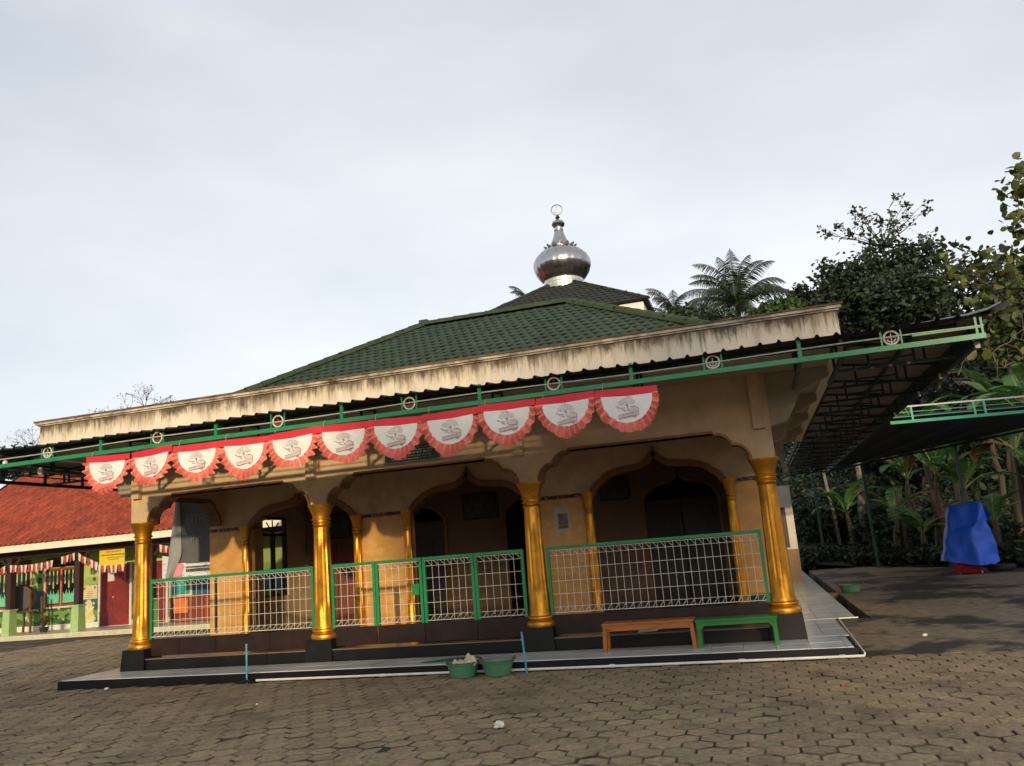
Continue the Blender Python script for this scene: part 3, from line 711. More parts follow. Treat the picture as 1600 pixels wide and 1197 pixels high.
    # little lamps hung under the left end
    for (x, y, z) in ((-10.9,-1.6,3.38),(-11.2,-1.97,3.50)): MB().lathe([(.02,z-.06),(.045,z-.03),(.04,z+.02),(.02,z+.05)], x, y, 10).build('bulb', mat('milky_bulb', (.6,.6,.55), .3), root, True)
    return root
build_awning()

def build_yard_canopy():
    root = empty('yard_canopy', (5,9,0), 'long low canopy with turquoise rails and dark underside over the side yard', 'canopy')
    A = Vector((2.56,5.52,3.42)); B = Vector((8.2,6.85,3.42)); d = (B-A).normalized()
    trq = mat('turquoise_paint', (.02,.27,.15), .45, var=.12); pale = mat('pale_rail', (.45,.47,.45), .5, var=.15)
    MB().bar(A, B, .06).build('front_beam', trq, root)
    for z in (.10,.19): MB().bar(A+Vector((0,0,z)), B+Vector((0,0,z)), .014).build('rail', trq, root)
    MB().bar(A+Vector((0,0,.30)), B+Vector((0,0,.30)), .03).build('top_rail', pale, root)
    for s in (.45,1.66,1.86,3.0,4.2,4.4,5.5): MB().bar(A+d*s+Vector((0,0,.03)), A+d*s+Vector((0,0,.29)), .035).build('rail_post', trq, root)
    under = mat('navy_sheet', (.012,.014,.018), .6, var=.2)
    sv = [(2.62,5.58,3.53),(8.25,6.92,3.53),(7.03,12.5,3.68),(2.12,23.0,3.68),(2.12,20.2,3.66),(2.62,20.0,3.66)]; MB().add(sv+[(x_,y_,z_+.03) for x_,y_,z_ in sv], [(5,4,3,2,1,0),(6,7,8,9,10,11)]+[(i,(i+1)%6,6+(i+1)%6,6+i) for i in range(6)]).build('sheet', under, root)
    a, b_ = Vector((2.1,22.95,3.60)), Vector((6.98,12.5,3.60))
    MB().bar(a, b_, .06).build('rear_beam', dark_steel, root)
    MB().bar(a+Vector((0,0,.08)), b_+Vector((0,0,.08)), .03).build('rear_rail', mat('wet_rail', (.15,.16,.16), .3, metal=.4), root)
    for t in (0.12,.3,.5,.7,.88): p = a.lerp(b_, t); MB().bar(p, (A.lerp(B, t)), .04).build('rafter', dark_steel, root)
    for (x, y) in ((2.16,22.8),(3.64,19.6),(5.72,15.1)): MB().box(x-.045,x+.045,y-.045,y+.045,-.02,3.60).build('post', mat('dark_green_post', (.010,.055,.030), .5, var=.2), root)
build_yard_canopy()

# ------------------------------------------------------------------ flags
def build_flags():
    red = mat('red_cloth', (.62,.012,.030), .6, var=.08, vs_=9); satin = mat('red_satin', (.74,.17,.12), .34, var=.06, vs_=10)
    MATS['red_satin'].node_tree.nodes['Principled BSDF'].inputs['Sheen Weight'].default_value = .4
    white = mat('white_satin', (.72,.69,.63), .45, var=.06, vs_=7, bump=.12, bs=14); ink = mat('emblem_ink', (.30,.24,.24), .7); pink = mat('emblem_pink', (.64,.47,.44), .7)
    rr = random.Random(21); W_ = .767
    ords = ['leftmost','second from left','third from left','fourth from left','fifth from left','sixth, in the middle','seventh from left','eighth from left','ninth from left','tenth from left','rightmost']
    for i in range(11):
        cx = -9.58+W_*(i+.5); y0 = -2.06; zt = 3.415+.012*math.sin(i*1.7)-(.006)
        r_ = empty('bunting_flag', (cx,y0,zt), f'scalloped red and white bunting flag under the awning, {ords[i]} of eleven', 'flag', 'bunting flags under the awning')
        r_.rotation_euler = (rr.uniform(-.07,.03), rr.uniform(-.022,.022), rr.uniform(-.10,.10))
        ph = rr.uniform(0,6); seed = rr.uniform(0,99)
        tilt = rr.uniform(-.045,.045)
        zz = lambda x: zt-.006-.010*math.cos((x-cx)/W_*2*math.pi)*0-tilt*(x-cx)
        rows = []
        for q in np.linspace(0,1,4):
            rows.append([(x, y0+.006*math.sin(x*23+q*2)+.004, zz(x)-.105*q) for x in np.linspace(cx-W_/2+.004, cx+W_/2-.004, 16)])
        b = MB().grid(rows); b.build('band', red, r_, 'all', fix=False)
        zc = zt-.112
        # white half ellipse
        aa, bb = .308*rr.uniform(.95,1.02), .315*rr.uniform(.94,1.06)
        rows = []
        for q in np.linspace(0,1,8):
            rows.append([(cx+aa*q*math.cos(t), y0-.008+.008*math.sin(3*q+ph)*math.sin(t*2), zc-bb*q*math.sin(t)-tilt*aa*q*math.cos(t)) for t in np.linspace(-.04, math.pi+.04, 40)])
        wp = MB().grid(rows).build('white_panel', white, r_, 'all', fix=False)
        # frill
        rows = []; nt_ = 150; S = np.linspace(0,1,7)
        for s in S:
            row = []
            for t in np.linspace(-.20, math.pi+.20, nt_):
                k = 24*t+ph+2.0*math.sin(2.3*t+seed)+1.3*math.sin(5.1*t+seed*2); fold = math.sin(k); am = .048*(s**.8)*(1+.35*math.sin(3.7*t+seed))
                gather = .018*s*math.cos(k)
                ra = aa-.012+(.088)*s; rb = bb-.012+(.128+.022*math.sin(3*t+seed)+.012*math.sin(7*t+seed*3))*s
                x = cx+ra*math.cos(t)+gather*math.sin(t); z = zc-rb*math.sin(t)-tilt*ra*math.cos(t)-.03*s*(1-abs(math.sin(t)))
                x = max(cx-W_/2-.03*s, min(cx+W_/2+.03*s, x))
                row.append((x, y0-.002-.012*s+am*fold, min(z, zt-.095)))
            rows.append(row)
        MB().grid(rows).build('frill', satin, r_, 'all', fix=False)
        # little gathered strips at both upper corners
        for sg in (-1,1):
            rows = []; b = MB()
            for q in np.linspace(0,1,4): rows.append([(cx+sg*(.285+.105*u), y0+.004+.016*q*math.sin(u*24+ph), zt-.10-.10*q-.015*u) for u in np.linspace(0,1,22)])
            b.grid(rows); b.build('corner_frill', satin, r_, 'all', fix=False)
        # printed emblem: spread wings, head, scroll
        eb = MB(); pb = MB(); ye = y0-.0215
        def ln(p, q, w_=.004, tgt=None):
            p = Vector((p[0]*1.3,p[1]*1.18)); q = Vector((q[0]*1.3,q[1]*1.18)); d = (q-p); n = Vector((-d.y,d.x)).normalized()*w_/2
            (tgt or eb).add([(cx+v.x, ye, zc+v.y) for v in (p-n,q-n,q+n,p+n)], [(0,1,2,3)])
        for k in range(12):
            a = R(20+140*k/11); ln((.045*math.cos(a),-.105+.03*math.sin(a)),(.085*math.cos(a),-.105+.085*math.sin(a)), .0035)
            if k < 11: a2 = R(20+140*(k+1)/11); ln((.085*math.cos(a),-.105+.085*math.sin(a)),(.085*math.cos(a2),-.105+.085*math.sin(a2)), .003)
        for (p, q) in (((-.012,-.09),(.012,-.085)),((-.015,-.10),(.013,-.105)),((0,-.085),(.004,-.12)),((-.10,-.10),(-.06,-.125)),((-.06,-.125),(-.02,-.125)),((.03,-.12),(.075,-.115)),((.075,-.115),(.105,-.14)),((.105,-.14),(.10,-.175)),((.0,-.125),(.02,-.165)),((-.05,-.14),(-.01,-.155))): ln(p, q, .008)
        pb.add([(cx+u*1.3, ye+.002, zc+v*1.18) for u, v in ((-.085,-.195),(.10,-.170),(.10,-.205),(-.08,-.232))], [(0,1,2,3)]); pb.add([(cx+u*1.3, ye+.002, zc+v*1.18) for u, v in ((.01,-.135),(.075,-.12),(.105,-.15),(.09,-.165),(.02,-.16))], [(0,1,2,3,4)])
        for (p, q) in (((-.085,-.195),(.10,-.170)),((-.08,-.232),(.10,-.205)),((-.085,-.195),(-.08,-.232)),((.10,-.17),(.10,-.205)),((.045,-.215),(.085,-.222)),((.05,-.225),(.08,-.232))): ln(p, q, .006)
        for k in range(7): ln((-.065+.021*k,-.204+.003*k),(-.055+.021*k,-.213+.003*k), .007)
        e1 = eb.build('emblem_print', ink, wp, fix=False); pb.build('emblem_scroll', pink, wp, fix=False)
        b = MB()
        b.tube([(cx-.28,y0-.005,zt-.01),(cx-.285,-2.035,3.46),(cx-.28,-2.0,3.50),(cx-.278,-1.965,3.46)], .003, 4); b.build('tie_string', mat('string', (.5,.5,.3), .8), r_)
build_flags()

# ------------------------------------------------------------------ small things in front
def small_things():
    # benches
    def bench(name, x0, x1, y0, y1, zt, m_, label, rail_h, brace, edge):
        r_ = empty(name, ((x0+x1)/2,(y0+y1)/2,.128), label, 'bench', 'benches in front of the railing')
        MB().box(x0-.012,x1+.012,y0-.012,y1+.012,zt-.028,zt).build('seat', m_, r_)
        t = .052
        for x in (x0+t/2, x1-t/2):
            for y in (y0+t/2, y1-t/2):
                sp = .02*(1 if x > (x0+x1)/2 else -1)*(0 if brace else 1)
                MB().bar((x+sp,y,.129),(x,y,zt-.029),t).build('leg', m_, r_)
        for y in (y0+.013, y1-.013): MB().box(x0+t,x1-t,y-.012,y+.012,zt-.029-rail_h,zt-.029).build('rail', m_, r_)
        for x in (x0+.013, x1-.013): MB().box(x-.012,x+.012,y0+t,y1-t,zt-.029-rail_h,zt-.029).build('end_rail', m_, r_)
        if brace:
            for x, s in ((x0+t,1),(x1-t,-1)): MB().prism([(x,zt-.029-rail_h),(x+s*.05,zt-.029-rail_h),(x,zt-.029-rail_h-.06)], y0+.002, y0+.024).build('corner_brace', m_, r_)
    orange = mat('orange_wood', (.36,.115,.022), .5, var=.18, vs_=7, stretch=(.8,6,6), c2=(.22,.065,.014), c2s=4, c2t=(.5,.7), bevel=.004)
    bench('wooden_bench', -2.37, -1.175, -.66, -.36, .50, orange, 'orange brown wooden bench on the white tiled step', .075, False, 0)
    bench('wooden_bench', -1.135, -.13, -.68, -.38, .485, mat('green_bench_paint', (.008,.15,.016), .45, var=.15, bevel=.004), 'green painted bench on the white tiled step beside the end column', .05, True, 0)
    # plastic basins
    bm_ = mat('green_plastic', (.075,.22,.12), .5, var=.12, vs_=7, c2=(.10,.15,.085), c2s=6, c2t=(.55,.8)); dirt = mat('basin_dirt', (.09,.075,.045), .8, var=.3, vs_=20)
    rr = random.Random(4)
    def basin(x, y, r, h, label, z=0, rag=False):
        b_ = empty('plastic_basin', (x,y,z), label, 'basin', 'green plastic basins')
        pf = [(.001,z+.006),(r*.72,z+.002),(r*.75,z+.006),(r*.95,z+h-.03),(r*1.02,z+h-.022),(r*1.04,z+h),(r*.97,z+h),(r*.92,z+h-.03),(r*.72,z+.02),(.001,z+.018)]
        MB().lathe(pf, x, y, 32, cap=False).build('shell', bm_, b_, True)
        MB().lathe([(r*1.045,z+h-.006),(r*1.05,z+h+.004),(r*.98,z+h+.006),(r*.965,z+h-.004)], x, y, 32, cap=False).build('rim', dirt, b_, True)
        for s in (-1,1):
            MB().tube([(x+s*r*.98,y-.05,z+h),(x+s*r*1.08,y-.045,z+h+.03),(x+s*r*1.10,y,z+h+.045),(x+s*r*1.08,y+.045,z+h+.03),(x+s*r*.98,y+.05,z+h)], .011, 6).build('handle', dirt, b_, True)
        if rag:
            V = []; n = 40
            rows = []
            for i in range(14):
                row = []
                for j in range(22):
                    u, v = i/13-.5, j/21-.5
                    row.append((x+.05+v*.36, y+u*.30, z+h-.015+.085*max(0,1-3.2*(u*u*1.2+v*v))*(.7+.5*math.sin(9*v+3*u)+.3*math.sin(17*u+5*v))+.02*math.sin(23*v+11*u)))
                rows.append(row)
            o = MB().grid(rows).build('rag', mat('beige_rag', (.52,.44,.33), .9, var=.15, vs_=12), None, 'all', fix=False)
            tag(o, 'crumpled beige rag lying over the left green basin', 'rag')
    basin(-4.13, -1.36, .215, .185, 'green plastic basin with a rag in it, left of the pair before the step', rag=True)
    basin(-3.66, -1.34, .215, .185, 'green plastic basin, right of the pair before the step, beside the blue pipe')
    basin(1.68, 9.1, .25, .17, 'green plastic basin alone on the side yard near the drain')
    # blue standing pipes
    blue = mat('blue_pipe', (.06,.30,.42), .5, var=.25, vs_=14, c2=(.28,.33,.33), c2s=18, c2t=(.55,.7))
    for (x, y, h, lab, dx) in ((-7.56,-1.09,.53,'blue standing pipe with black base before the left bay',.0),(-3.31,-1.22,.50,'blue peeling standing pipe before the third gold column',-.03)):
        r_ = empty('water_pipe', (x,y,0), lab, 'pipe')
        MB().tube([(x,y,-.01),(x+dx*.5,y,h*.5),(x+dx,y,h)], .0145, 10).build('pipe', blue, r_, True)
        MB().tube([(x+dx,y,h-.03),(x+dx,y,h+.01)], .013, 10).build('cut_end', mat('pipe_grey', (.2,.22,.22), .6), r_, True)
        if x < -5:
            rows = [[(x-.16+.32*i/11, y-.09+.16*j/7, .012+.035*math.exp(-((i-5.5)**2/9+(j-3.5)**2/5))+.008*math.sin(i*2.1+j)) for i in range(12)] for j in range(8)]
            MB().grid(rows).build('base_cloth', mat('black_rag', (.012,.012,.013), .8), r_, 'all', fix=False)
    # white drain pipe along the step
    p = empty('drain_pipe', (-3.4,-1.2,0), 'long white plastic pipe lying along the foot of the step', 'pipe')
    MB().tube([(-7.40,-1.10,.028),(-5,-1.13,.03),(-2,-1.165,.026),(.79,-1.20,.03)], .016, 8).build('pipe', pipe_white, p, True)
    for x in (-5.4,-2.2,-.6,.55): MB().tube([(x-.035,-1.125-.008*(x+5.4),.028),(x+.035,-1.125-.008*(x+5.4),.028)], .021, 8).build('coupling', pipe_white, p, True)
    MB().tube([(.79,-1.20,.03),(.80,-1.18,.06),(.80,.5,.10),(.81,2.15,.125)], .011, 8).build('side_pipe', pipe_white, p, True)
    MB().box(.80,1.10,2.165,2.185,.119,.135).build('edge_strip', pipe_white, p)
    # doormat
    tag(MB().add([(-4.92,-.86,.132),(-4.42,-.87,.132),(-4.16,-.52,.132),(-4.55,-.50,.132),(-4.92,-.86,.142),(-4.42,-.87,.142),(-4.16,-.52,.142),(-4.55,-.50,.142)], [(0,3,2,1),(4,5,6,7),(0,1,5,4),(1,2,6,5),(2,3,7,6),(3,0,4,7)]).build('doormat', mat('green_mat', (.008,.095,.06), .9, var=.2, vs_=25, bump=.5, bs=150)), 'dark green mat on the white step before the gate', 'mat')
    # green box inside the veranda
    b_ = empty('green_box', (-.22,1.75,.30), 'low dark green box inside the veranda at the right end', 'box')
    MB().box(-.47,.02,1.6,1.95,.30,.56).build('body', mat('green_box_paint', (.012,.07,.02), .5, var=.2), b_); MB().box(-.49,.04,1.58,1.97,.561,.59).build('lid', MATS['green_box_paint'], b_)
    # litter
    def crumple(name, x, y, z, s, m_, label, seed):
        q = random.Random(seed); import bmesh as bmm
        bm = bmm.new(); bmm.ops.create_icosphere(bm, subdivisions=2, radius=s)
        for v in bm.verts: v.co *= q.uniform(.6,1.15); v.co.z *= .6; v.co.z += s*.45
        me = bpy.data.meshes.new(name); bm.to_mesh(me); bm.free(); o = link(name, me, m_, None, False, (x,y,z)); tag(o, label, 'litter'); return o
    pw = mat('white_litter', (.68,.64,.55), .7, var=.1)
    crumple('plastic_cup', -2.68, -4.45, .0, .055, pw, 'crushed white cup lying on the paving in the foreground', 1)
    crumple('paper_scrap', 3.2, 1.15, -.004, .05, pw, 'white paper scrap on the muddy side yard', 2)
    crumple('paper_scrap', 1.75, .6, -.004, .035, pw, 'tiny pale paper scrap on the yard near the step corner', 6)
    crumple('paper_scrap', -9.9, -1.22, .0, .035, pw, 'pale scrap at the foot of the step, left end', 3)
    crumple('red_wrapper', .42, -2.95, .0, .020, mat('red_litter', (.5,.04,.05), .5), 'small red wrapper on the paving to the right', 4)
    crumple('paper_scrap', -6.2, -2.9, .0, .018, pw, 'tiny white scrap on the paving left of the middle', 5)
    b = MB(); b.prism([(-1.98,-.02),(-1.72,.0),(-1.66,.06),(-1.80,.10),(-1.95,.06)], .0, .01, 'z')
    for i, v in enumerate(b.v): b.v[i] = (v[0], v[1]-.125-.0, .30+(v[1])*.6+.02+v[2])
    tag(b.build('plastic_bag', mat('grey_bag', (.42,.40,.36), .5)), 'crumpled pale bag on the ledge behind the orange bench', 'bag')
    # drain along the side is open ground; a short lid bridges it
    # grey banner hung at the left end, seen from the back, with a curled free corner
    bn = empty('cloth_banner', (-11.6,3.0,1.8), 'grey banner seen from behind hanging beyond the leftmost bay', 'banner')
    gy = mat('banner_back', (.105,.112,.118), .75, var=.1, vs_=3)
    rows = [[(x, 3.0+.03*math.sin(x*5+z)+.02*math.sin(z*7), z) for x in np.linspace(-11.97,-10.75,20)] for z in np.linspace(3.42,1.86,16)]
    MB().grid(rows).build('cloth', gy, bn, 'all', fix=False)
    rows = []
    for z in np.linspace(3.42,1.5,20):
        t = (3.42-z)/1.92; w_ = .02+.46*t**.8 if t < .72 else (.02+.46*.72**.8)*(1-(t-.72)/.28*.55)
        rows.append([(-11.97-.04*t*0+w_*u*.85-.24*t*(1-.0*u), 2.985-.10*math.sin(math.pi*u)*t-.05*t, z+.25*t*u*0) for u in np.linspace(0,1,10)])
    MB().grid(rows).build('curled_corner', mat('banner_fold', (.30,.31,.30), .7, var=.1), bn, 'all', fix=False)
    dk = mat('banner_show_through', (.17,.18,.185), .8, var=0)
    Mt = lambda x, z: Matrix.Translation((x,2.945,z)) @ Matrix.Rotation(math.pi/2,4,'X') @ Matrix.Scale(-.62,4,(1,0,0))
    text_mesh('banner_lettering', 'FITRI', .34, dk, bn, Mt(-11.48,2.72)); text_mesh('banner_lettering', 'M   H', .20, dk, bn, Mt(-11.46,2.33))
    # tarp covered stall
    t = empty('covered_stall', (5.2,13.4,0), 'tall thing wrapped in a blue tarpaulin on a red base at the yard edge', 'stall')
    tb = mat('blue_tarpaulin', (.012,.10,.66), .48, var=.1, vs_=4, bump=.25, bs=7)
    import bmesh as bmm
    P3 = [(4.50,13.15,.36),(5.30,12.72,.20),(5.88,13.15,.24),(5.75,13.95,.25),(4.60,13.95,.34),(4.90,13.25,1.80),(5.62,13.05,1.86),(5.66,13.72,1.84),(4.94,13.76,1.82),(5.26,12.86,1.10),(4.70,13.14,1.05),(5.80,13.12,1.0),(5.50,12.93,1.45)]
    F3 = [(0,1,9,10),(10,9,12),(10,12,5),(5,12,6),(1,11,9),(1,2,11),(9,11,12),(12,11,6),(2,3,11),(3,7,11),(11,7,6),(3,4,8,7),(4,0,10),(4,10,8),(8,10,5),(5,6,7,8)]
    bm = bmm.new(); vv = [bm.verts.new(p_) for p_ in P3]
    for f_ in F3: bm.faces.new([vv[i] for i in f_])
    bmm.ops.triangulate(bm, faces=bm.faces[:]); bmm.ops.subdivide_edges(bm, edges=bm.edges[:], cuts=9, use_grid_fill=True); bmm.ops.recalc_face_normals(bm, faces=bm.faces[:])
    from mathutils import noise as mnz
    for v in bm.verts: v.co += v.normal*(.05*mnz.noise(v.co*3.5)+.03*mnz.noise(Vector((v.co.x*9,v.co.y*9,v.co.z*3)))+.014*mnz.noise(v.co*17.0)); v.co.z += .05*mnz.noise(Vector((v.co.x*5,v.co.y*5,0)))*(1 if v.co.z < .5 else 0)
    me = bpy.data.meshes.new('tarpaulin'); bmm.ops.translate(bm, verts=bm.verts[:], vec=-world_loc(t)); bm.to_mesh(me); bm.free(); link('tarpaulin', me, tb, t, 'all')
    MB().add([(5.58,13.10,1.82),(5.86,13.15,1.50),(5.80,13.3,1.36),(5.66,13.2,1.40),(5.62,13.4,1.80)], [(0,1,2,3),(0,4,2,1)]).build('tarpaulin_flap', tb, t, fix=False)
    MB().box(4.74,5.42,13.05,13.75,.02,.30).build('base', mat('red_base_paint', (.16,.008,.010), .6, var=.2, spec=.1), t)
    for x, y in ((4.85,13.1),(5.36,13.04)): MB().tube([(x-.02,y,.03),(x+.02,y,.03)], .035, 12).build('castor', mat('castor_grey', (.25,.24,.22), .5), t)
    ty = []
    for k in range(28): a = 2*math.pi*k/28; ty.append((5.95+.27*math.cos(a), 13.5+.27*math.sin(a), .09))
    tag(MB().tube(ty, .085, 10, closed=True).build('old_tyre', mat('tyre_rubber', (.012,.012,.012), .8), None, True), 'black tyre lying beside the blue covered stall', 'tyre')
    # slack cable from the parapet corner to the left
    tag(MB().tube([(-11.65+(-30+11.65)*u, -.9+20*u, 4.31+1.6*u-2.0*u*(1-u)*.6) for u in np.linspace(0,1,24)], .012, 5).build('power_cable', mat('cable_black', (.02,.02,.02), .6)), 'thin dark cable running from the parapet corner to the left', 'cable')
small_things()

# ------------------------------------------------------------------ the school on the left
def build_school():
    root = empty('school_building', (-21,12,0), 'low school with red tiled roof, lime columns and painted mural wall', 'school')
    X0, X1 = -31.0, -13.6; YW = 12.6; YP = 10.8; ZF = .13
    MB().box(X0,X1,10.35,19,-.25,ZF).build('porch_floor', mat('porch_tile', (.60,.55,.44), .35, var=.1, vs_=2), root)
    MB().box(X0,X1,10.30,10.349,-.25,ZF-.02).build('porch_edge', mat('porch_edge_paint', (.50,.46,.30), .7, var=.15), root)
    # mural wall: flat painting of sky, sea and plants
    mu = bpy.data.materials.new('mural_paint'); mu.use_nodes = True; t = mu.node_tree; b = t.nodes['Principled BSDF']; L = t.links.new; b.inputs['Roughness'].default_value = .7
    geo = t.nodes.new('ShaderNodeNewGeometry'); sx = t.nodes.new('ShaderNodeSeparateXYZ'); L(geo.outputs['Position'], sx.inputs[0])
    nz = t.nodes.new('ShaderNodeTexNoise'); nz.inputs['Scale'].default_value = 1.6; nz.inputs['Detail'].default_value = 3; L(geo.outputs['Position'], nz.inputs[0])
    ad = t.nodes.new('ShaderNodeMath'); ad.operation = 'MULTIPLY_ADD'; L(nz.outputs['Fac'], ad.inputs[0]); ad.inputs[1].default_value = .5; L(sx.outputs['Z'], ad.inputs[2])
    rp = t.nodes.new('ShaderNodeValToRGB'); rp.color_ramp.interpolation = 'CONSTANT'; mrr = t.nodes.new('ShaderNodeMapRange'); mrr.inputs[1].default_value = .3; mrr.inputs[2].default_value = 3.2; L(ad.outputs[0], mrr.inputs[0]); L(mrr.outputs[0], rp.inputs[0])
    els = [(0,(.10,.22,.03)),(.10,(.03,.11,.03)),(.16,(.14,.26,.04)),(.24,(.03,.10,.05)),(.30,(.02,.10,.22)),(.38,(.03,.16,.20)),(.44,(.05,.14,.28)),(.52,(.30,.42,.10)),(.62,(.45,.52,.16)),(.80,(.36,.48,.10))]
    rp.color_ramp.elements[0].color = (*els[0][1],1); rp.color_ramp.elements[1].position = els[1][0]; rp.color_ramp.elements[1].color = (*els[1][1],1)
    for p_, c_ in els[2:]: e = rp.color_ramp.elements.new(p_); e.color = (*c_,1)
    vo = t.nodes.new('ShaderNodeTexVoronoi'); vo.inputs['Scale'].default_value = 3.3; L(geo.outputs['Position'], vo.inputs[0])
    m1 = t.nodes.new('ShaderNodeMapRange'); m1.inputs[1].default_value = .22; m1.inputs[2].default_value = .26; m1.inputs[3].default_value = 1; m1.inputs[4].default_value = 0; L(vo.outputs['Distance'], m1.inputs[0])
    n4 = t.nodes.new('ShaderNodeTexNoise'); n4.inputs['Scale'].default_value = .8; L(geo.outputs['Position'], n4.inputs[0]); m4 = t.nodes.new('ShaderNodeMapRange'); m4.inputs[1].default_value = .5; m4.inputs[2].default_value = .55; L(n4.outputs['Fac'], m4.inputs[0])
    mm = t.nodes.new('ShaderNodeMath'); mm.operation = 'MULTIPLY'; L(m1.outputs[0], mm.inputs[0]); L(m4.outputs[0], mm.inputs[1])
    mx = t.nodes.new('ShaderNodeMix'); mx.data_type = 'RGBA'; L(mm.outputs[0], mx.inputs[0]); L(rp.outputs[0], mx.inputs[6]); mx.inputs[7].default_value = (.03,.045,.03,1); L(mx.outputs[2], b.inputs['Base Color'])
    MB().box(X0,X1,YW,YW+.15,ZF,2.95).build('mural_wall', mu, root)
    MB().box(X0,X1,YW-.03,YW-.001,ZF,.30).build('skirting', mat('skirting_white', (.66,.62,.50), .5, var=.1), root)
    lime = mat('lime_paint', (.36,.50,.10), .7, var=.08); palegreen = mat('pale_green_paint', (.30,.44,.17), .65, var=.1)
    brown = mat('maroon_wood', (.035,.013,.011), .5, var=.2, stretch=(6,6,.8)); redfr = mat('red_frame_paint', (.30,.045,.025), .5, var=.1); offw = mat('offwhite_frame', (.62,.58,.48), .6)
    MB().box(X0,X1,YW-.02,YW-.001,2.60,2.74).build('lime_band', lime, root)
    MB().box(X0,X1,YP+.0,YP+.14,2.68,2.86).build('porch_beam', brown, root)
    dark = mat('dark_glass', (.012,.013,.014), .12, var=0); mint = mat('mint_paper', (.14,.50,.30), .7); lstrip = mat('lime_paper', (.40,.52,.16), .7); wpaper = mat('white_paper', (.62,.60,.52), .8)
    def window(x0, x1, z0, z1, pan=2):
        w_ = MB().box(x0,x1,YW-.05,YW-.022,z0,z1).build('window', redfr, root)
        b_ = MB(); b_.box(x0-.06,x1+.06,YW-.06,YW-.031,z0-.06,z0-.001); b_.box(x0-.06,x0-.001,YW-.06,YW-.031,z0,z1); b_.box(x1+.001,x1+.06,YW-.06,YW-.031,z0,z1); b_.build('window_surround', offw, w_)
        pw_ = (x1-x0)/pan
        for k in range(pan):
            a0, a1 = x0+k*pw_+.06, x0+(k+1)*pw_-.06
            MB().box(a0,a1,YW-.053,YW-.0505,z0+.08,z1-.08).build('pane', dark, w_)
            # cut paper grass and hanging strips stuck on the pane
            pts = [(a0+.02,z0+.11),(a1-.02,z0+.11)]; n = 6; gh = (z1-z0)*.28
            for j in range(n): u = a1-.02-(a1-a0-.04)*(j+.5)/n; pts += [(u+.04,z0+.11+gh*.75),(u+.05*math.sin(j*2.1),z0+.11+gh*(1.15+.15*math.cos(j*3))),(u-.03,z0+.11+gh*.8)]
            MB().prism(pts, YW-.056, YW-.0535).build('paper_grass', mint if pan == 2 else wpaper, w_)
            for j in range(3): u = a0+(a1-a0)*(.2+.3*j); MB().box(u-.03,u+.03,YW-.056,YW-.0535,z1-.12-(.45 if j != 1 else .6),z1-.10).build('paper_strip', lstrip, w_)
        MB().box((x0+x1)/2-.015,(x0+x1)/2+.015,YW-.058,YW-.0535,z0+.03,z1-.03).build('mullion', mat('pink_stile', (.62,.30,.24), .6), w_)
        b_ = MB()
        for k in range(4): zz = z1+.06+.085*k; b_.add([(x0,YW-.05,zz),(x1,YW-.05,zz),(x1,YW-.01,zz+.05),(x0,YW-.01,zz+.05),(x0,YW-.05,zz-.012),(x1,YW-.05,zz-.012)], [(0,1,2,3),(4,5,1,0)])
        b_.build('vent_louvre', brown, w_)
    window(-25.10,-23.72,.93,2.28); window(-27.4,-25.80,.95,2.30); window(-29.8,-28.4,.93,2.28)
    def door(x0, x1, lab=None):
        d = MB().box(x0,x1,YW-.06,YW-.022,ZF+.02,2.22).build('door', mat('door_red', (.22,.022,.018), .5, var=.2, c2=(.10,.016,.014), c2s=1.6, c2t=(.45,.7)), root)
        for s in (0,1):
            for (z0, z1) in ((.35,.95),(1.1,1.95)): xa = x0+.06+s*(x1-x0)/2; MB().box(xa,xa+(x1-x0)/2-.14,YW-.068,YW-.0605,z0,z1).build('door_panel', MATS['door_red'], d)
        MB().box((x0+x1)/2-.06,(x0+x1)/2-.03,YW-.09,YW-.061,1.08,1.13).build('handle', offw, d)
        for xa in (x0-.09,x1+.01): MB().box(xa,xa+.08,YW-.07,YW-.02,ZF,2.24).build('door_post', offw, d)
    door(-22.68,-21.45); door(-20.45,-19.95); 
    MB().box(-22.36,-22.08,YW-.074,YW-.069,1.66,2.07).build('door_notice', wpaper, root)
    p_ = MB().box(-23.52,-22.86,YW-.012,YW-.001,1.10,1.58).build('wall_poster', mat('cream_poster', (.62,.52,.30), .7, var=.05), root)
    b_ = MB(); b_.box(-23.46,-23.38,YW-.014,YW-.0125,1.42,1.52); b_.box(-23.0,-22.93,YW-.014,YW-.0125,1.44,1.53)
    for k in range(4): b_.box(-23.40+.05*k,-23.05,YW-.014,YW-.0125,1.16+.06*k,1.175+.06*k)
    b_.build('poster_print', mat('poster_ink', (.25,.14,.06), .7), p_)
    # painted tower figure on the mural, flat
    tw_ = MB(); tx = -23.22
    for (hw_, z0, z1) in ((.26,.31,.55),(.20,.55,.78),(.24,.78,.83),(.15,.83,1.0),(.09,1.0,1.08)): tw_.box(tx-hw_,tx+hw_,YW-.006,YW-.002,z0,z1)
    tw_.build('painted_tower', mat('mural_yellow', (.60,.50,.16), .7, c2=(.62,.58,.42), c2s=6, c2t=(.45,.6)), root)
    b_ = MB(); q = random.Random(31)
    for k in range(26):
        x = q.uniform(-27.5,-22.9); z = q.uniform(.4,.95); rr_ = q.uniform(.03,.08)
        b_.prism([(x+rr_*(1 if j % 2 else .5)*math.cos(j*math.pi/5), z+rr_*(1 if j % 2 else .5)*math.sin(j*math.pi/5)) for j in range(10)], YW-.006-.0004*k/26, YW-.002)
    b_.build('painted_flowers', mat('mural_white', (.50,.52,.40), .7), root)
    b_ = MB()
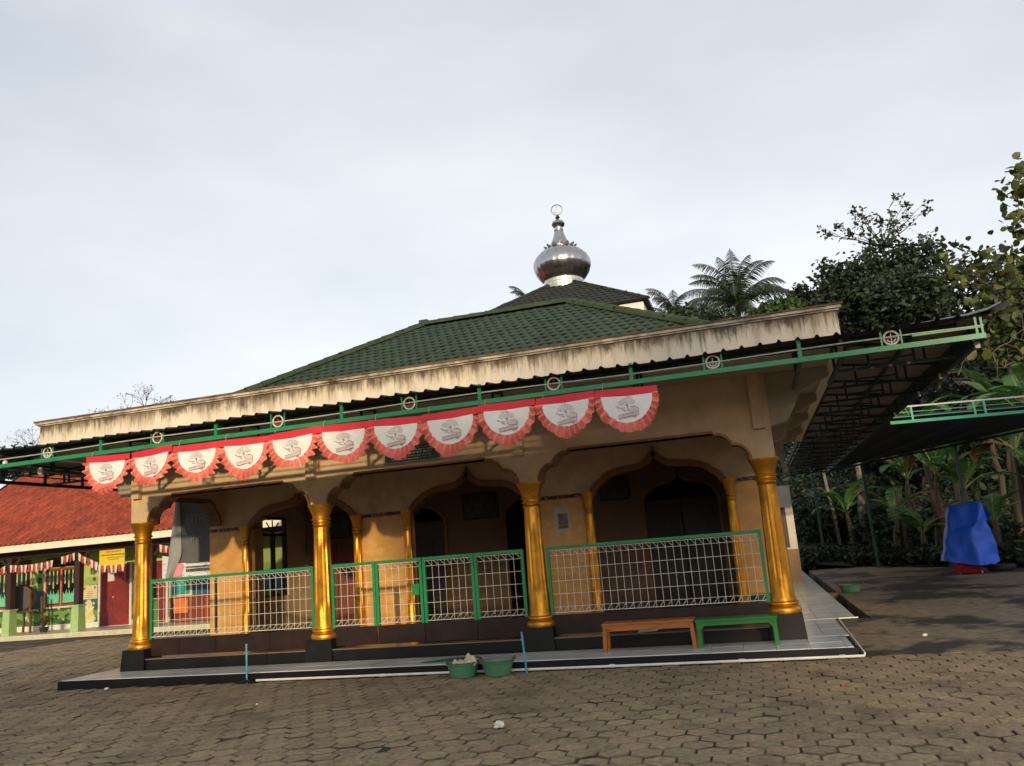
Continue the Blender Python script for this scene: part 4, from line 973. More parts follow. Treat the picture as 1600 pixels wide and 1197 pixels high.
    for k in range(15):
        x = q.uniform(-26,-22.95); z = q.uniform(1.45,2.4); rr_ = q.uniform(.08,.17)
        b_.prism([(x+rr_*(1 if j % 2 else .72)*math.cos(j*math.pi/8), z+rr_*(1 if j % 2 else .72)*math.sin(j*math.pi/8)) for j in range(16)], YW-.009-.0006*k/15, YW-.0075)
    b_.build('painted_leaves', mat('mural_dark_green', (.05,.08,.025), .7, var=.3), root)
    # right part of the wall: panel, screen, posters
    MB().box(-19.9,-16.5,YW-.010,YW-.001,1.62,1.85).build('poster_row', mat('poster_row_print', (.60,.20,.24), .7, c2=(.62,.55,.20), c2s=3, c2t=(.45,.5)), root)
    f_ = MB().box(-19.80,-18.90,YW-.05,YW-.002,.95,1.58).build('wall_screen', offw, root); MB().box(-19.72,-18.98,YW-.054,YW-.0505,1.02,1.50).build('screen_face', mat('teal_face', (.03,.30,.26), .4), f_)
    # columns
    for k, x in enumerate((-27.7,-24.85,-22.0,-19.12,-16.25)):
        c_ = empty('porch_column', (0,0,0)); c_.parent = root; c_.location = (x-root.location.x, YP-root.location.y, ZF)
        MB().frustum(x,YP+.05,ZF,.93,.165,.14).build('column_foot', palegreen, c_); MB().frustum(x,YP+.05,.931,.985,.17,.17).build('column_cap', palegreen, c_)
        MB().box(x-.10,x+.10,YP-.05,YP+.15,.986,2.679).build('column_post', brown, c_)
        for s in (-1,1): MB().bar((x+s*.10,YP+.05,2.35),(x+s*.42,YP+.05,2.67),.09).build('column_brace', brown, c_)
    # roof
    E0, EZ, RY, RZ = 10.15, 3.10, 15.2, 6.55; xl, xr = -28.5, -13.2
    rf = MB().add([(xl,E0,EZ),(xr,E0,EZ),(xr,RY,RZ),(xl,RY,RZ),(xl,2*RY-E0,EZ),(xr,2*RY-E0,EZ)], [(0,1,2,3),(3,2,5,4),(0,3,4),(1,5,2)]).build('roof', tile_red, root)
    MB().box(xl,xr,E0-.03,E0-.001,2.86,3.075).build('fascia_board', mat('cream_fascia', (.74,.66,.48), .6, var=.08), root)
    MB().box(xl,xr,E0,YW,2.87,2.90).build('porch_ceiling', mat('porch_ceiling_paint', (.10,.06,.045), .8), root)
    tw2, tl2 = .215, .28; V = []; Fc = []; nd_ = 6
    for yy in (0,.33):
        for k in range(nd_+1): u = k/nd_; V.append(((u-.5)*tw2*1.08, yy, .012+.050*(math.cos(2*math.pi*u) if True else 0)+(.03 if yy == 0 else 0)))
    for k in range(nd_): Fc.append((k,k+1,nd_+2+k,nd_+1+k))
    n = nd_+1
    for k in range(n): v = V[k]; V.append((v[0],v[1]+.004,v[2]-.03))
    for k in range(nd_): Fc.append((k+1,k,2*n+k,2*n+k+1))
    me = bpy.data.meshes.new('clay_tile'); me.from_pydata(V, [], Fc); me.materials.append(tile_red)
    sl = math.hypot(RY-E0, RZ-EZ); up = Vector((0,RY-E0,RZ-EZ))/sl; ex = Vector((1,0,0)); nzv = ex.cross(up); M = Matrix((ex,up,nzv)).transposed().to_4x4()
    q = random.Random(9); spots = [(i*tw2, j*tl2-.05) for j in range(int(sl/tl2)+1) for i in range(1, int((xr-xl)/tw2))]
    spots.sort(key=lambda s_: (0 if (2.0 < s_[0] < 12.4 and s_[1] < 3.4) else 1, -s_[0]))
    big = MB(); pl = world_loc(rf)
    for k, (u, v) in enumerate(spots):
        pos = Vector((xl,E0,EZ))+ex*u+up*v+nzv*q.uniform(0,.01); rot = M @ Matrix.Rotation(q.gauss(0,.02),4,'Z')
        if k < 300: o = link('clay_tile', me, tile_red, rf); o.matrix_local = Matrix.Translation(pos-pl) @ rot
        else: big.add([pos+(rot @ Vector(p)) for p in V], Fc)
    o = big.build('clay_tile_field', tile_red, rf, fix=False); o['kind'] = 'stuff'
    MB().tube([(xl-.05,RY,RZ+.03),(xr,RY,RZ+.03)], .13, 10).build('ridge', tile_red, rf, True)
    MB().bar((xl-.03,E0,EZ+.03),(xl-.03,RY,RZ+.03),.06,.16).build('verge_board', brown, rf)
    # things standing or hung on the porch
    d = empty('drum', (-25.0,11.45,ZF), 'big barrel drum with dark skin on a wooden stand in the school porch', 'drum')
    dw = mat('drum_wood', (.16,.07,.03), .5, var=.2)
    ax = Vector((.62,-.78,0)).normalized(); c0 = Vector((-25.0,11.35,1.32)); 
    b_ = MB(); pts = [c0+ax*s for s in (-.1,.0,.25,.5,.75,.85)]; b_.tube([c0-ax*s for s in (0,.25,.5,.75)], [.42,.47,.47,.42], 28); b_.build('barrel', dw, d, True)
    MB().tube([c0+ax*.012, c0+ax*.02], [.40,.40], 28).build('skin', mat('drum_skin', (.018,.014,.012), .5), d, True)
    for s in (-1,1):
        MB().bar(c0+Vector((s*.42,.1,-1.18)), c0+Vector((s*.36,.1,.2)), .06).build('stand_post', dw, d)
        MB().bar(c0+Vector((s*.42,.6,-1.18)), c0+Vector((s*.36,.6,.0)), .06).build('stand_post', dw, d)
    MB().bar(c0+Vector((-.45,.1,-.5)), c0+Vector((.9,-.1,-.42)), .045).build('stand_rail', dw, d)
    pl_ = empty('potted_plant', (-23.75,11.6,ZF), 'scruffy dry plant in a low pot on the school porch', 'plant')
    MB().lathe([(.10,ZF),(.15,ZF+.16),(.16,ZF+.17),(.12,ZF+.165)], -23.95, 11.4, 14).build('pot', mat('dark_pot', (.03,.022,.02), .7), pl_, True)
    b_ = MB(); q = random.Random(12)
    for k in range(40):
        a = q.uniform(0,6.28); r_ = q.uniform(.1,.34); h = q.uniform(.1,.42); p0 = Vector((-23.95,11.4,ZF+.16)); p1 = p0+Vector((r_*.5*math.cos(a),r_*.5*math.sin(a),h)); p2 = p0+Vector((r_*math.cos(a),r_*math.sin(a),h*.8)); n_ = Vector((-math.sin(a),math.cos(a),0))*.02
        b_.add([p0-n_*.3,p0+n_*.3,p1+n_,p1-n_,p2], [(0,1,2,3),(3,2,4)])
    b_.build('foliage', mat('dry_leaf', (.07,.05,.025), .8, island=.3), pl_, fix=False)
    cb = empty('cabinet', (-18.9,12.2,ZF), 'orange wooden shelf cabinet against the school wall behind the railing', 'cabinet')
    ow = mat('orange_cabinet_wood', (.42,.10,.03), .5, var=.15); 
    MB().box(-19.5,-17.6,12.25,12.55,ZF+.02,.95).build('carcass', mat('cabinet_dark', (.16,.03,.015), .6), cb)
    for z in (.16,.52,.93): MB().box(-19.52,-17.58,12.2,12.56,z,z+.04).build('shelf', ow, cb)
    for x in (-19.5,-18.75,-18.1,-17.62): MB().box(x,x+.04,12.21,12.248,.20,.93).build('stile', ow, cb)
    MB().box(-19.35,-18.78,12.18,12.22,.42,.90).build('orange_panel', mat('bright_orange', (.62,.17,.04), .5), cb)
    ys = empty('yellow_sign', (-20.55,10.72,2.3), 'yellow cloth sign with dark lettering hanging under the school eave', 'sign')
    MB().box(-21.06,-20.06,10.70,10.712,2.06,2.66).build('cloth', mat('yellow_cloth', (.68,.47,.02), .6, var=.06), ys)
    b_ = MB(); q = random.Random(14); o_ = MB()
    for (z, h, x0, x1, tgt) in ((2.57,.05,-20.80,-20.25,o_),(2.47,.045,-20.98,-20.10,b_),(2.39,.025,-20.75,-20.10,b_),(2.33,.025,-20.68,-20.3,b_)):
        x = x0
        while x < x1: ww = q.uniform(.025,.05); tgt.box(x,x+ww*.8,10.695,10.6995,z,z+h); x += ww+.012
    b_.build('lettering', mat('sign_ink', (.07,.09,.03), .6), ys); o_.build('lettering', mat('sign_orange', (.55,.12,.02), .6), ys)
    wb = empty('white_banner', (-17.6,10.75,2.0), 'white printed banner with pink patch hung in the school porch', 'banner')
    rows = [[(x, 10.74+.03*math.sin(x*4), z-.10*(1-((x+17.6)/1.0)**2)*(z > 2.0)) for x in np.linspace(-18.65,-16.3,18)] for z in np.linspace(2.30,1.52,8)]
    MB().grid(rows).build('cloth', mat('white_banner_cloth', (.60,.58,.54), .7, c2=(.25,.26,.28), c2s=9, c2t=(.56,.6), stretch=(.5,1,1.6)), wb, fix=False)
    MB().prism([(-18.3,1.6),(-17.9,1.62),(-17.78,1.95),(-18.05,2.18),(-18.35,2.05)], 10.69, 10.70).build('pink_print', mat('pink_print', (.72,.22,.28), .7), wb)
    b_ = MB(); q = random.Random(15)
    for (z, h) in ((2.0,.08),(1.86,.05),(1.74,.09)):
        x = -17.7
        while x < -16.4: ww = q.uniform(.04,.09); b_.box(x,x+ww*.75,10.69,10.70,z,z+h); x += ww
    b_.build('lettering', mat('banner_ink', (.06,.06,.06), .7), wb)
    # red and white buntings
    br = mat('bunting_red', (.50,.045,.035), .7, var=.1); bw = mat('bunting_white', (.66,.58,.48), .7, var=.1)
    runs = [(-27.6,2.62,-24.95,2.45,.25,'left of the second porch column'),(-24.75,2.46,-22.9,2.5,.06,'over the windows'),(-22.6,2.58,-22.05,2.68,.02,'at the dark post'),(-21.9,2.66,-21.07,2.28,.03,'left of the yellow sign'),(-21.05,2.20,-20.05,2.18,.03,'along the foot of the yellow sign'),(-19.5,2.36,-19.12,2.56,.02,'near the gold corner column'),(-18.7,2.68,-16.3,2.52,.10,'above the white banner')]
    for (xa, za, xb, zb_, sg, lb) in runs:
        r_ = empty('bunting', ((xa+xb)/2,YP-.12,za), 'red and white striped bunting '+lb, 'bunting', 'red and white buntings on the school porch'); n = max(4, int(abs(xb-xa)/.105))
        for k in range(n):
            u0, u1 = k/n, (k+.92)/n; f = lambda u: (xa+(xb-xa)*u, za+(zb_-za)*u-sg*4*u*(1-u)); a, c_ = f(u0), f(u1); dz = .24+.02*math.sin(k*2.3); yy = YP-.12-.02*math.sin(k*1.3)-(.0 if 'foot' not in lb else .03)
            tilt = .02*math.sin(k*1.9)
            MB().add([(a[0],yy,a[1]),(c_[0],yy,c_[1]),(c_[0]+tilt,yy-.02,c_[1]-dz),(a[0]+tilt,yy+.02,a[1]-dz)], [(0,1,2,3)]).build('pennant', br if k % 2 else bw, r_, fix=False)
build_school()

# ------------------------------------------------------------------ vegetation
RG = np.random.default_rng(42)
def leaf_mat(name, c, island=.35, hue=.03, trans=.25, rough=.55):
    return mat(name, c, rough, var=0, island=island, hue=hue, trans=trans)
def leaf_arrays(C, size, asp=.5, up=.0, jitter=.35, droop=.0, full=True):
    n = len(C); d = RG.normal(size=(n,3)); d[:,2] = d[:,2]*.7-droop; d /= np.linalg.norm(d,axis=1)[:,None]
    q = RG.normal(size=(n,3)); q[:,2] += up; s = np.cross(d,q); s /= np.linalg.norm(s,axis=1)[:,None]+1e-9
    nn = np.cross(s,d)
    L = size*(1+jitter*RG.uniform(-1,1,(n,1))); W_ = L*asp*.5
    a = C-d*L*.5; t = C+d*L*.5; m = C-d*L*.05+nn*L*.06
    if not full:
        V = np.stack([a, m+s*W_, t, m-s*W_],1).reshape(-1,3)
        return V, np.arange(n*4,dtype=np.int32).reshape(-1,4)
    b1 = C-d*L*.22+nn*L*.08; b2 = C+d*L*.20+nn*L*.05; t = t-nn*L*.10
    V = np.stack([a, b1+s*W_*.9, b2+s*W_*.95, t, b2-s*W_*.95, b1-s*W_*.9],1).reshape(-1,3); i = np.arange(n)[:,None]*6
    return V, np.concatenate([i+np.array([[0,1,2,3]]), i+np.array([[0,3,4,5]])],0).astype(np.int32)
def blob(c, r, n, shell=.55):                  # points in an ellipsoid, denser near its skin
    d = RG.normal(size=(n,3)); d /= np.linalg.norm(d,axis=1)[:,None]; u = RG.uniform(0,1,(n,1))
    rad = np.where(RG.uniform(0,1,(n,1)) < shell, .72+.30*u, u**.4)
    return np.array(c)+d*rad*np.array(r)
bark = mat('bark', (.060,.045,.032), .9, var=.3, vs_=8, stretch=(3,3,.7), bump=.5, bs=20)
bark_pale = mat('lichen_bark', (.20,.175,.13), .9, var=.35, vs_=7, c2=(.06,.05,.035), c2s=7, c2t=(.48,.6), bump=.5, bs=20)
def wob(a, b, n, amp, rr):
    a = Vector(a); b = Vector(b); return [a.lerp(b,i/(n-1))+Vector((rr.gauss(0,amp),rr.gauss(0,amp),0))*(1 if 0 < i < n-1 else 0) for i in range(n)]
def clumps_in(c, r, k, rr, sz=(.32,.5)):
    o = []
    for _ in range(k):
        while True:
            p = [rr.uniform(-1,1) for _ in range(3)]
            if sum(v*v for v in p) < 1: break
        s = rr.uniform(*sz); o.append(((c[0]+p[0]*r[0]*.78, c[1]+p[1]*r[1]*.78, c[2]+p[2]*r[2]*.78), (r[0]*s, r[1]*s, r[2]*s*.8)))
    return o
def tree(name, base, trunk_top, tr, clumps, n, size, lm, label, cat='tree', group=None, bk=None, asp=.5, seed=1, twigs=True, sub=1.0):
    rr = random.Random(seed); root = empty(name, base, label, cat, group); bk = bk or bark
    MB().tube(wob(base, trunk_top, 8, tr*.5, rr), [tr*(1.25-.6*i/7) for i in range(8)], 9).build('trunk', bk, root, True)
    b = MB()
    tot = sum(c[1][0]*c[1][1]*c[1][2] for c in clumps)**1
    Vs = []
    for c, r in clumps:
        st = Vector(base).lerp(Vector(trunk_top), rr.uniform(.7,1))
        b.tube(wob(st, c, 5, .12, rr), [tr*.42, tr*.32, tr*.24, tr*.16, tr*.08], 6)
        for _ in range(3):
            e = Vector(c)+Vector((rr.uniform(-1,1)*r[0], rr.uniform(-1,1)*r[1], rr.uniform(-.5,1)*r[2])); b.tube(wob(c, e, 4, .06, rr), [tr*.14,tr*.10,tr*.07,.012], 5)
        k = max(40, int(n*(r[0]*r[1]*r[2])/tot)); 
        # leaves sit in tufts so that gaps show between them
        tuf = blob(c, r, max(6, k//14)); pts = tuf[RG.integers(0,len(tuf),k)]+RG.normal(size=(k,3))*size*.85
        Vs.append(pts)
    b.build('limbs', bk, root, True)
    V, Q = leaf_arrays(np.concatenate(Vs), size, asp, up=.8, droop=.15); np_mesh('crown', V, Q, lm, root)
    return root
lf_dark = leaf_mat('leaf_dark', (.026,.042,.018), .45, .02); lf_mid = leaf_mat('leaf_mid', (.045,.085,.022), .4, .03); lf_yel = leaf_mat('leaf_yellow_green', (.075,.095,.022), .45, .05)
lf_palm = leaf_mat('leaf_palm', (.030,.046,.022), .35, .02); lf_ban = mat('leaf_banana', (.070,.165,.036), .45, var=.15, vs_=3, island=.3, hue=.03, trans=.35)

def forest():
    rr = random.Random(77)
    # hillside behind the yard
    rows = []
    hgt = lambda x, y: -.06+max(0,(y-21+2.0*min(0,x-4)*-.3))*.20*(1 if x > 1 else max(0,(x+30)/31))+.3*math.sin(x*.7)*math.sin(y*.5)*min(1,max(0,(y-20)/8))
    X = np.linspace(1.2,70,36); Y = np.linspace(21,100,36)
    tag(MB().grid([[(x,y,hgt(x,y)) for x in X] for y in Y]).build('hillside', mat('forest_floor', (.030,.026,.015), .95, var=.3, vs_=1.2, c2=(.02,.032,.01), c2s=.6, c2t=(.45,.6)), None, 'all', fix=False), kind='structure')
    # soil of the garden along the diagonal edge
    tag(MB().add([(2.3,23.2,.03),(7.6,12.2,.03),(40,12.2,.05),(40,30,.3),(1.6,30,.1)], [(0,1,2,3,4)]).build('garden_soil', mat('garden_soil', (.022,.016,.010), .95, var=.3, vs_=3, bump=.4), fix=False), kind='structure')
    # the big dark tree
    cl = clumps_in((8.3,36,13.2),(3.6,3.4,3.6),16,rr,(.36,.52))+[((5.4,36,14.2),(.85,1,1.7)),((5.0,36,12.6),(1.1,1.2,1.1)),((5.6,35.6,15.5),(.5,.6,.7)),((10.6,36,15.6),(1.2,1.2,.9)),((8.6,36,16.2),(1.3,1.3,.9)),((7.2,36,15.0),(1.3,1.3,1.1)),((11.2,36,12.2),(1.3,1.3,1.5)),((6.3,36,11),(1.6,1.6,1.4)),((9,36,10.5),(2.6,2,1.6))]
    t = tree('broadleaf_tree', (8.4,36,2.5), (8.4,36,12.0), .36, cl, 26000, .30, lf_dark, 'tall dense dark tree with bare twigs on top behind the right awning', seed=5)
    b = MB(); Vs = []
    for k in range(15):
        a = rr.uniform(-1.25,1.25); L_ = rr.uniform(1.6,3.4); p0 = Vector((8.6,36,16.6)); p1 = p0+Vector((math.sin(a)*L_, rr.uniform(-.6,.6), .35*L_+math.cos(a)*L_*.45)); pts = wob(p0,p1,6,.08,rr); b.tube(pts, [.045,.035,.028,.02,.014,.008], 5)
        for q in range(4):
            s0 = pts[rr.randint(2,4)]; e = s0+Vector((rr.uniform(-.6,.6)+math.sin(a)*.4, rr.uniform(-.3,.3), rr.uniform(.1,.6))); b.tube([s0, s0.lerp(e,.5)+Vector((0,0,.04)), e], [.014,.010,.006], 4); Vs.append(np.array(e)+RG.normal(size=(5,3))*.10)
        Vs.append(np.array(p1)+RG.normal(size=(8,3))*.14)
    b.build('twigs', bark, t); V, Q = leaf_arrays(np.concatenate(Vs), .24, .5); np_mesh('twig_leaves', V, Q, lf_dark, t)
    # big leaved tree at the right edge
    cl = [((8.1,20,10.6),(.55,.6,.5)),((8.0,20,9.9),(.5,.5,.35)),((10.6,20,12.6),(.75,.8,.6)),((10.2,20,11.6),(.5,.6,.45)),((9.3,20,10.3),(.7,.8,.5)),((10.5,20,10.2),(.8,.8,.5)),((9.0,20,8.9),(1.0,1,.5)),((10.2,20,8.9),(.9,.9,.6)),((8.7,20,8.0),(.9,.9,.5)),((9.9,20,8.0),(1.1,1,.5)),((8.2,20,7.2),(.7,.7,.45)),((9.5,20,7.1),(1.0,.9,.5)),((11.6,20,10.9),(1,1,.8)),((11.5,20,9.0),(1.2,1,.9)),((12.4,20,12.5),(1.2,1.1,.9)),((11.4,20,13.6),(.8,.8,.7))]
    tree('teak_tree', (10.6,20,.0), (10.4,20,9.6), .15, cl, 2000, .34, lf_yel, 'tree with large yellowing leaves at the right edge of the photo', bk=bark, asp=.72, seed=6)
    # lighter bush tree just over the awning
    tree('young_tree', (3.95,24.3,.05), (4.1,24.3,7.2), .15, clumps_in((4.7,24.5,8.0),(1.7,1.4,1.0),8,rr,(.4,.55)), 3600, .20, lf_mid, 'young tree with pale lichened trunk just above the awning', bk=bark_pale, seed=7)
    tree('young_tree', (2.95,24.6,.05), (2.7,24.6,5.4), .07, clumps_in((2.8,24.6,5.6),(.9,.9,.7),5,rr,(.4,.55)), 1500, .20, lf_mid, 'thin leaning pale trunk behind the yard canopy, left of the lichened one', bk=bark_pale, seed=8)
    # trees filling the dark wood behind
    spots = [(12.5,29,9.0,2.8),(14,36,11.0,3.2),(10.2,27,6.5,2.6),(18,31,10,3.5),(13.2,40,9.5,3.4),(7.2,29.5,6.2,2.4),(14.5,24,8.5,2.8),(20,38,12,3.6),(5.2,32,6.0,2.2)]
    labs = ['shaded broadleaf tree low in the dark wood','tall shaded tree deep in the wood','round shaded tree behind the banana leaves','shaded tree at the right edge of the wood','far shaded tree high on the slope','low shaded tree behind the awning corner','near shaded tree at the far right','tallest shaded tree far right on the slope','shaded tree under the big dark one']
    for k, (x, y, h, r) in enumerate(spots):
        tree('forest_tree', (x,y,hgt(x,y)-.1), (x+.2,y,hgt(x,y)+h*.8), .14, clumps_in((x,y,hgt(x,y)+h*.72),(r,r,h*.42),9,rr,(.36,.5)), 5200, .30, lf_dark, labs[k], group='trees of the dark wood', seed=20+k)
    # undergrowth: one mass
    C = []
    for k in range(170):
        u = rr.random(); x = 2.1+5.4*u+rr.uniform(0,1)*rr.uniform(0,14); y = 24.0-11*u*.95+rr.uniform(1.4,9)+(x-2)*.25
        s = rr.uniform(.4,1.1); zz = max(.05,hgt(x,y)) ; C.append(blob((x,y,zz+s*.7),(s,s,s*1.0), int(170*s)))
    for k in range(150):
        u = rr.random(); x = 1.6+5.6*u+rr.uniform(.3,1.2); y = 24.6-11.6*u+rr.uniform(-.6,.9); s = rr.uniform(.18,.45); C.append(blob((x,y,.03+s*.6),(s,s,s*.9), int(190*s)))
    for k in range(70):
        x = rr.uniform(.9,3.4); y = rr.uniform(21,25.5); s = rr.uniform(.25,.55); C.append(blob((x,y,.02+s*.6),(s,s,s*.9), int(190*s)))
    for k in range(60):
        x = rr.uniform(1.3,5); y = rr.uniform(24.5,31); s = rr.uniform(.5,1.1); C.append(blob((x,y,max(.05,hgt(x,y))+s*.7),(s,s,s*1.3), int(190*s)))
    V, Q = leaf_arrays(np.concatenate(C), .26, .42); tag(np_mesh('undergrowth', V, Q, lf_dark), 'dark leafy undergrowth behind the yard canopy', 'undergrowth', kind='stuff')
    C = []
    for k in range(260):
        x = rr.uniform(1.5,30); y = rr.uniform(26,60); s = rr.uniform(.7,1.6); C.append(blob((x,y,hgt(x,y)+s*.6),(s,s,s*1.1), int(70*s)))
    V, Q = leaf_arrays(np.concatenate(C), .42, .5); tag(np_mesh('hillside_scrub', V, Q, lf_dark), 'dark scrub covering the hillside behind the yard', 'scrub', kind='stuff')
    # bare vines and twigs in the wood
    b = MB()
    for k in range(26):
        x = rr.uniform(6.5,9.5); y = rr.uniform(15,19); p = Vector((x,y,rr.uniform(3.5,6.5))); pts = [p]
        for _ in range(7): p = p+Vector((rr.gauss(.05,.22),rr.gauss(0,.1),rr.gauss(.06,.2))); pts.append(p)
        b.tube(pts, [.014-.0012*i for i in range(8)], 4)
    tag(b.build('bare_vines', mat('twig_pale', (.13,.11,.08), .9)), 'thin bare vines tangled before the dark wood', 'vines', kind='stuff')
    for (x, y, h, lb) in ((10.3,24,9.5,'slim straight trunk standing in the dark wood at the right edge'),(8.9,23,5.5,'short bare trunk in the dark wood left of the slim one')):
        o = MB().tube(wob((x,y,.2),(x-.2,y,h),9,.06,rr), [.13-.006*i for i in range(9)], 8).build('tree_trunk', bark, None, True); tag(o, lb, 'trunk')

def palm(base, top, n, L_, label, seed, twist=0, lm=None, tr=.16):
    rr = random.Random(seed); root = empty('coconut_palm', base, label, 'palm', 'coconut palms behind the mosque')
    MB().tube(wob(base, top, 8, .08, rr), [tr*1.2-.04*i/7 for i in range(8)], 10).build('trunk', bark, root, True)
    for k in range(n):
        az = 2*math.pi*k/n+rr.uniform(-.2,.2)+twist; el = R(rr.choice((82,70,58,48,38,26,14,2,-12))+rr.uniform(-8,8)); l_ = L_*rr.uniform(.8,1.08)
        h = Vector((math.cos(az),math.sin(az),0)); p = Vector(top); pts = [p.copy()]; a = el; ns = 14
        for i in range(ns): a -= R(2.0+12.5*(i/ns)**1.3)*(1.0 if el > 0 else .7); p = p+(h*math.cos(a)+Vector((0,0,math.sin(a))))*l_/ns; pts.append(p.copy())
        b = MB(); b.tube(pts, [.035*(1-.8*i/ns) for i in range(ns+1)], 5); b.build('frond_rib', mat('frond_rib', (.12,.13,.05), .6), root, True)
        V = []; Fc = []
        sd = h.cross(Vector((0,0,1)))
        for i in range(3, ns*4):
            u = i/(ns*4); f = u*ns; i0 = min(int(f), ns-1); q = pts[i0].lerp(pts[i0+1], f-i0); d = (pts[i0+1]-pts[i0]).normalized()
            ll = .21*l_*math.sin(math.pi*min(1,u*.92+.10))**.7
            for s in (-1,1):
                dr = (sd*s*.85+d*.55+Vector((0,0,-.55-.5*u+rr.uniform(-.2,.2)))).normalized(); w_ = d*.021*L_/3.6
                e = q+dr*ll+Vector((0,0,-.05*ll)); m_ = q+dr*ll*.5+Vector((0,0,.03*ll)); o = len(V)
                V += [q-w_, q+w_, m_+w_, m_-w_, e]; Fc += [(o,o+1,o+2,o+3),(o+3,o+2,o+4)]
        MB().add(V, Fc).build('frond', lm or lf_palm, root, fix=False)
def banana(x, y, z, h, n, L_, label, seed, dead=False):
    rr = random.Random(seed); root = empty('banana_plant', (x,y,z), label, 'banana plant', 'banana plants along the yard edge')
    sm = mat('banana_stem', (.085,.060,.035), .7, var=.35, vs_=5, stretch=(3,3,.6), c2=(.09,.10,.035), c2s=2, c2t=(.5,.7)); lean = Vector((rr.uniform(-.12,.12),rr.uniform(-.1,.1),0))
    top = Vector((x,y,z+h))+lean*h
    MB().tube(wob((x,y,z-.05), top, 6, .015, rr), [.15,.14,.125,.11,.09,.05], 10).build('stem', sm, root, True)
    for k in range(n):
        az = 2*math.pi*k/n+rr.uniform(-.4,.4); el = R(rr.uniform(35,82)); l_ = L_*rr.uniform(.75,1.1); hd = Vector((math.cos(az),math.sin(az),0)); sd = hd.cross(Vector((0,0,1)))
        p = top-Vector((0,0,.1)); a = el; ns = 16; pts = [p.copy()]; bend = rr.uniform(4.5,8.5)
        for i in range(ns): a -= R(bend*(.3+1.2*i/ns)); p = p+(hd*math.cos(a)+Vector((0,0,math.sin(a))))*l_/ns; pts.append(p.copy())
        b = MB(); w0 = .27*rr.uniform(.85,1.15); fold = rr.uniform(.1,.55)
        for s in (-1,1):
            i = 3
            while i < ns:
                j = min(ns, i+rr.choice((1,2,2,3,4))); rowi, rowo = [], []; dz = rr.uniform(-.12,.02)
                for m_ in range(i, j+1):
                    u = (m_-3)/(ns-3); wv = w0*(math.sin(math.pi*min(1,u*.93+.07))**.55)
                    dd = (pts[min(m_+1,ns)]-pts[max(m_-1,0)]).normalized(); up = sd.cross(dd)
                    gap = .012 if m_ in (i,j) else 0
                    rowi.append(pts[m_]); rowo.append(pts[m_]+sd*s*wv*math.cos(fold+dz)+up*(wv*math.sin(fold)*.5)+Vector((0,0,dz*wv-.25*wv*u))+dd*(gap if m_ == i else -gap)*2)
                mid = [p_.lerp(q_,.5)+Vector((0,0,.02)) for p_, q_ in zip(rowi,rowo)]
                b.grid([rowi, mid, rowo]); i = j
        b.build('leaf', lf_ban if not (dead and k % 3 == 0) else mat('leaf_banana_dry', (.16,.075,.03), .8, var=.2), root, 'all', fix=False)
        MB().tube(pts, [.028*(1-.85*i/ns)+.004 for i in range(ns+1)], 5).build('leaf_midrib', mat('banana_rib', (.16,.20,.06), .5), root, True)
